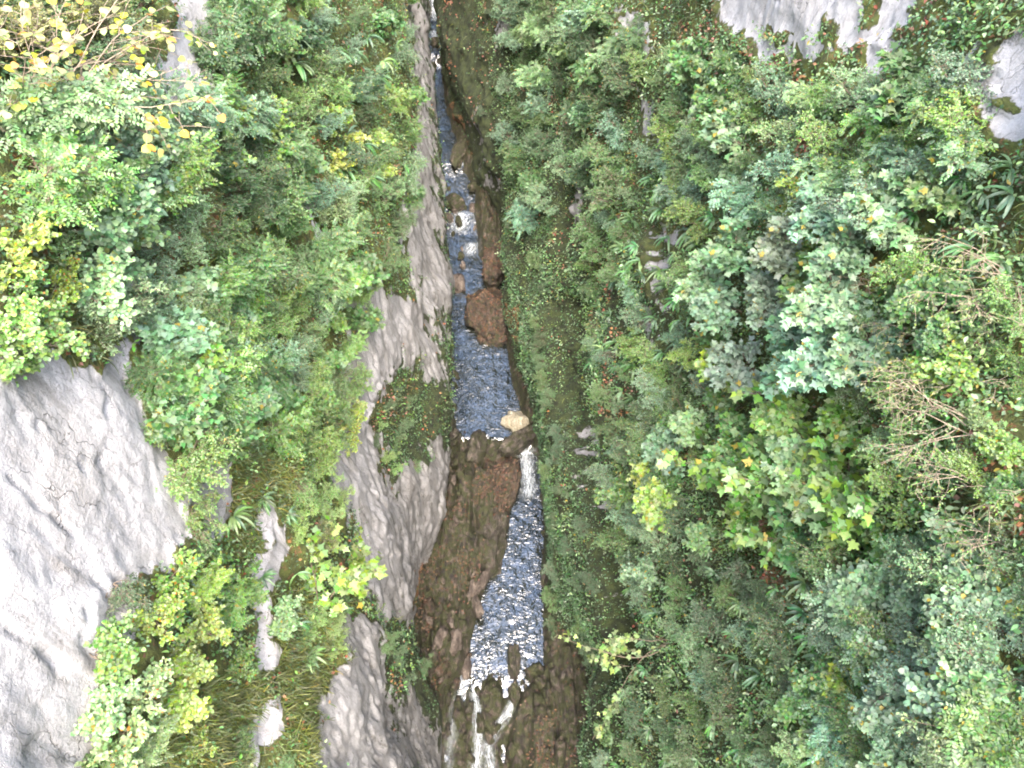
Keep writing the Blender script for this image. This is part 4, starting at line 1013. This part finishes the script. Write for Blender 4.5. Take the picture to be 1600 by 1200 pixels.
# fallen leaves on the flat tops of the stream rocks
def rock_litter(o, n, label, hold):
    dg = [v.co.copy() for v in o.data.vertices]; mw = Matrix.Translation(o.location) @ Matrix.Rotation(o.rotation_euler.z, 4, 'Z')
    bv = BVHTree.FromPolygons([tuple(mw @ c) for c in dg], [tuple(p.vertices) for p in o.data.polygons])
    xs = [c.x for c in dg]; ys = [c.y for c in dg]; q = []
    for _ in range(n * 3):
        w = mw @ Vector((random.uniform(min(xs), max(xs)), random.uniform(min(ys), max(ys)), 0))
        loc, nor, i_, d_ = bv.ray_cast(Vector((w.x, w.y, o.location.z + 5)), Vector((0, 0, -1)))
        if loc is not None and abs(nor.z) > .55 and vnoise(np.array([[w.x * 2.2, w.y * 1.6, 3.0]]), 88)[0] > hold: q.append(tuple(loc + Vector((0, 0, .015))))
        if len(q) >= n: break
    q = np.array(q); m = len(q)
    N = np.array([0, 0, 1.0]) + rng.normal(size=(m, 3)) * .4; D = rng.normal(size=(m, 3)) * np.array([1, 1, .2])
    me = leaves_mesh('fallen_leaves', 'litter', q, D, N, rng.uniform(.06, .12, m), rng.uniform(0, 1, m), M_DEAD)
    f = link('fallen_leaves', me, None, kind='stuff', label=label); f.color = (0.115, 0.062, 0.034, 1)
for o, n, lb, hd in zip(LITTER_ROCKS, (420, 220, 260), ('russet fallen leaves on the block at the head of the pool', 'russet fallen leaves on the ledge above the pool', 'russet fallen leaves on the slab below the pool'), (-.25, -.3, 0.0)):
    rock_litter(o, n, lb, hd)

# ------------------------------------------------------------------ strap leaved ferns
def fern_mesh(seed):
    rs = np.random.default_rng(seed); Vs, Fs, T = [], [], []; base = 0
    for k in range(rs.integers(9, 15)):
        az = rs.uniform(-1.7, 1.7); L = rs.uniform(.30, .52); w = rs.uniform(.022, .034)
        d = np.array([math.cos(az), math.sin(az), rs.uniform(.5, 1.3)]); d /= np.linalg.norm(d)
        n = 6; p = grow(rs, (0, 0, 0), d, L, n, .04, (.15, 0, -2.1))
        sd_ = np.cross(np.gradient(p, axis=0), np.array([0, 0, 1.0])); sd_ /= np.linalg.norm(sd_, axis=1, keepdims=True) + 1e-9
        ww = w * np.array([.5, .85, 1, 1, .95, .7, .08])[:, None]
        nrm = np.cross(sd_, np.gradient(p, axis=0)); nrm /= np.linalg.norm(nrm, axis=1, keepdims=True) + 1e-9
        V = np.stack([p - sd_ * ww + nrm * ww * .35, p, p + sd_ * ww + nrm * ww * .35], 1).reshape(-1, 3)
        for i in range(n):
            a = base + i * 3
            Fs += [(a, a + 1, a + 4, a + 3), (a + 1, a + 2, a + 5, a + 4)]
        Vs.append(V); T.append(np.full(len(V), rs.uniform(0, 1))); base += len(V)
    me = mesh_np('strap_fern', np.concatenate(Vs), [np.array(Fs)], {'tint': np.concatenate(T)}); me.materials.append(M_GLOSS)
    return me
FERNS = [fern_mesh(2000 + i) for i in range(6)]
def ferns(poly, n, sizes, label, group, mind):
    xs = [p[0] for p in poly]; ys = [p[1] for p in poly]; got = []; tries = 0
    while len(got) < n and tries < n * 50:
        tries += 1
        u, v = random.uniform(min(xs), max(xs)), random.uniform(min(ys), max(ys))
        if poly_sd(np.array([u]), np.array([v]), poly)[0] < 0 or any((u - a) ** 2 + (v - b) ** 2 < mind * mind for a, b in got): continue
        h = hit(u, v)
        if h is None: continue
        got.append((u, v)); W, side, dist = h
        o = bpy.data.objects.new('strap_fern', random.choice(FERNS)); C.objects.link(o)
        o.location = W + Vector((-side * .12, 0, .05)); s_ = random.uniform(*sizes); o.scale = (s_, s_, s_)
        o.rotation_euler = (random.uniform(-.2, .2), random.uniform(-.1, .3), (0 if side < 0 else math.pi) + side * .3 + random.uniform(-.5, .5))
        k = random.uniform(.8, 1.25); c = random.choice([(0.075, 0.17, 0.045), (0.06, 0.14, 0.05), (0.10, 0.20, 0.06)])
        o.color = (c[0] * k, c[1] * k, c[2] * k, 1)
        o['label'] = label; o['category'] = 'fern'; o['group'] = group
        SETS.setdefault(('', '', label, group), []).append((v, u, o))
ferns([(930, 250), (1130, 260), (1110, 560), (1020, 700), (930, 600)], 60, (.8, 1.25), 'strap leaved fern hanging on the wall beneath the upper ledges', 'ferns under the upper ledges', 20)
ferns([(1380, 320), (1600, 250), (1600, 470), (1460, 460)], 14, (.6, .9), 'strap leaved fern on the high mossy bank', 'ferns on the high mossy bank', 40)
ferns([(1040, 840), (1260, 840), (1420, 950), (1300, 1200), (960, 1200), (960, 960)], 64, (.65, 1.0), 'strap leaved fern on the dark lower bank beneath the bright maple', 'ferns on the dark lower bank', 34)
ferns([(430, 60), (620, 60), (630, 300), (560, 300), (470, 200)], 20, (1.2, 1.7), 'strap leaved fern hanging on the wall over the slot', 'ferns over the slot', 24)
ferns([(330, 780), (540, 780), (540, 1040), (440, 1040)], 12, (.6, .9), 'strap leaved fern on the shelf beside the lime maple', 'ferns beside the lime maple', 40)

# ------------------------------------------------------------------ trees whose leaves can be told apart one by one
ONE_LEAF = {}
def one_leaf(kind, mat):
    k = (kind, mat.name)
    if k not in ONE_LEAF:
        V, fs = LEAF[kind]; ONE_LEAF[k] = mesh_np('leaf', V, fs, None, False); ONE_LEAF[k].materials.append(mat)
    return ONE_LEAF[k]
def leafy_tree(name, label, cat, root, rz, paths, twigs, kind, leaf, n_leaf, col, mat, mat_many, seed, bark=M_BARK, limit=290, up=.85, jit=.32, cols=None):
    rs = np.random.default_rng(seed)
    r = bpy.data.objects.new(name, None); C.objects.link(r); r.location = root; r.rotation_euler = (0, 0, rz); r.empty_display_size = .2
    r['label'] = label; r['category'] = cat
    bv, bf = tube(paths); bm_ = mesh_np('branches', bv, [bf]); bm_.materials.append(bark)
    link('branches', bm_, None, r)
    pos, D, N, sz, ti = foliage(rs, twigs, n_leaf, leaf, up, .3, jit)
    mw = Matrix.Translation(root) @ Matrix.Rotation(rz, 4, 'Z')
    w = np.array([list(mw @ Vector(p)) for p in pos.tolist()]); dist = np.linalg.norm(w - np.array([0, 0, H]), axis=1)
    o_ = np.argsort(dist); near, rest = o_[:limit], o_[limit:]
    Fm = frames(D, N); me = one_leaf(kind, mat)
    for i in near:
        o = bpy.data.objects.new('leaf', me); C.objects.link(o); o.parent = r
        m = Matrix(Fm[i].tolist()).to_4x4() @ Matrix.Scale(sz[i], 4); m.translation = Vector(pos[i]); o.matrix_local = m
        c = cols[rs.integers(len(cols))] if cols else col
        k = rs.uniform(.85, 1.15); o.color = (c[0] * k, c[1] * k, c[2] * k, 1)
    if len(rest):
        cm = leaves_mesh('crown', kind, pos[rest], D[rest], N[rest], sz[rest], ti[rest], mat_many)
        o = link('crown', cm, None, r, kind='stuff'); o.color = (*col, 1)
    return r
def custom(seed, stems, wob=.10):
    """stems: (start, direction, length, radius, side count, side length, twig count, twig length, pull)"""
    rs = np.random.default_rng(seed); paths, twigs = [], []
    for p0, d, L, rad, ns, sl, nt_, tl, pull in stems:
        st = grow(rs, p0, d, L, 12, wob, pull); paths.append((st, rad, rad * .25))
        for k in range(ns):
            f = rs.uniform(.3, 1); i = f * 12; a = min(int(i), 11); p = st[a] + (st[a + 1] - st[a]) * (i - a)
            td = st[a + 1] - st[a]; td /= np.linalg.norm(td); rd = rs.normal(size=3); rd -= td * rd.dot(td); rd /= np.linalg.norm(rd); rd[2] *= .4
            br = grow(rs, p, td * .6 + rd, sl * rs.uniform(.5, 1.1), 6, wob, pull); paths.append((br, rad * .4, .003)); twigs.append(br[1:])
            for q in range(nt_):
                a2 = rs.integers(1, 6); rd = rs.normal(size=3); rd[2] *= .25; rd /= np.linalg.norm(rd)
                tw = grow(rs, br[a2], rd + .4 * td, tl * rs.uniform(.5, 1.1), 4, wob, pull); paths.append((tw, .004, .0015)); twigs.append(tw)
        twigs.append(st[8:])
    return paths, twigs
def at_wall(u, v):
    h = hit(u, v); return h[0]
def toward(u, v, back):
    """a point in the air 'back' metres in front of the rock seen at u, v"""
    h = hit(u, v); d = ray(u, v); return h[0] - d * back
def stem_to(root, tgt, rad, ns, sl, nt_, tl, pull=(0, 0, -.25), lean=.35):
    dv = np.array(tgt - root); L = np.linalg.norm(dv); d = dv / L + np.array([0, 0, lean])
    return ((0, 0, 0), d, L * 1.05, rad, ns, sl, nt_, tl, pull)

# yellow hazel over the top of the pale cliff
r0 = at_wall(45, 190)
st = [stem_to(r0, toward(u, v, b), .012, ns, .7, 2, .35, (0, 0, -.3), .2) for u, v, b, ns in [(345, 100, 6.5, 5), (330, 20, 6.0, 5), (330, 150, 6, 4), (300, 60, 5.0, 5), (240, 30, 4.0, 5), (250, 100, 4.0, 6), (200, 90, 3.2, 6), (150, 30, 2.8, 7), (90, 10, 2.6, 6), (40, 0, 2.4, 6), (10, 40, 2.2, 6), (270, 190, 3.6, 3), (190, -10, 3.4, 6), (110, 70, 2.6, 5), (-20, 100, 2, 5)]]
pa, tw = custom(31, st)
leafy_tree('hazel_tree', 'hazel with yellow and orange tinged leaves on long bare arching stems, top corner', 'tree', r0, 0, pa, tw, 'round', .10, 430, (.30, .36, .06), M_ONEY, M_YELLOW, 32, M_TWIG, cols=[(.34, .40, .06), (.24, .34, .06), (.34, .38, .06), (.38, .34, .05)])
# bright green maple in the middle of the fern bank
r0 = at_wall(1330, 850)
st = [stem_to(r0, toward(u, v, b), .022, 8, .6, 3, .35, (0, 0, -.15), .15) for u, v, b in [(1110, 740, .9), (1170, 600, 1.1), (1470, 600, 1.1), (1090, 800, .7), (1400, 770, 1.0), (1190, 690, 1.4), (1280, 630, 1.7), (1370, 570, 1.5), (1440, 650, 1.3), (1310, 720, 1.7), (1230, 760, 1.3), (1370, 690, 1.6), (1250, 600, 1.4), (1140, 660, 1.2), (1430, 700, 1.3), (1320, 560, 1.4), (1280, 800, 1.0), (1200, 820, .9)]]
pa, tw = custom(33, st)
leafy_tree('maple_tree', 'large bright green maple with broad lobed leaves in the middle of the fern bank', 'tree', r0, 0, pa, tw, 'maple', .165, 3800, COL['bright'], M_ONE, M_LEAF, 34, M_BARK, cols=[(.12, .25, .05), (.10, .22, .06), (.15, .27, .055), (.10, .20, .08)])
# lime maple on the left shelf
r0 = at_wall(500, 960)
st = [stem_to(r0, toward(u, v, b), .016, 7, .42, 3, .26, (0, 0, -.15), .15) for u, v, b in [(520, 820, 1.0), (560, 860, 1.0), (480, 850, .9), (545, 900, .9), (500, 890, .9), (580, 900, .8)]]
pa, tw = custom(35, st)
leafy_tree('maple_tree', 'vivid lime green young maple leaning over the lower grey slab', 'tree', r0, 0, pa, tw, 'maple', .16, 700, COL['lime'], M_ONE, M_LEAF, 36, M_BARK, cols=[(.17, .30, .05), (.20, .33, .05), (.15, .28, .05)])
# pale sprig over the dark gap
r0 = at_wall(1050, 1000)
st = [stem_to(r0, toward(u, v, b), .016, 5, .5, 2, .28, (0, 0, -.1), .25) for u, v, b in [(930, 1070, 1.6), (960, 1040, 1.8), (1000, 1010, 1.6), (955, 1100, 1.4)]]
pa, tw = custom(37, st)
leafy_tree('maple_tree', 'pale green maple sprig reaching over the dark gap beside the stream', 'tree', r0, 0, pa, tw, 'maple', .16, 240, COL['pale'], M_ONE, M_LEAF, 38, M_TWIG, cols=[(.19, .29, .10), (.22, .32, .10), (.16, .26, .09)])
for v, u, o, lb, gr in RUB: SETS.setdefault(('', '', lb, gr), []).append((v, u, o))
name_sets()
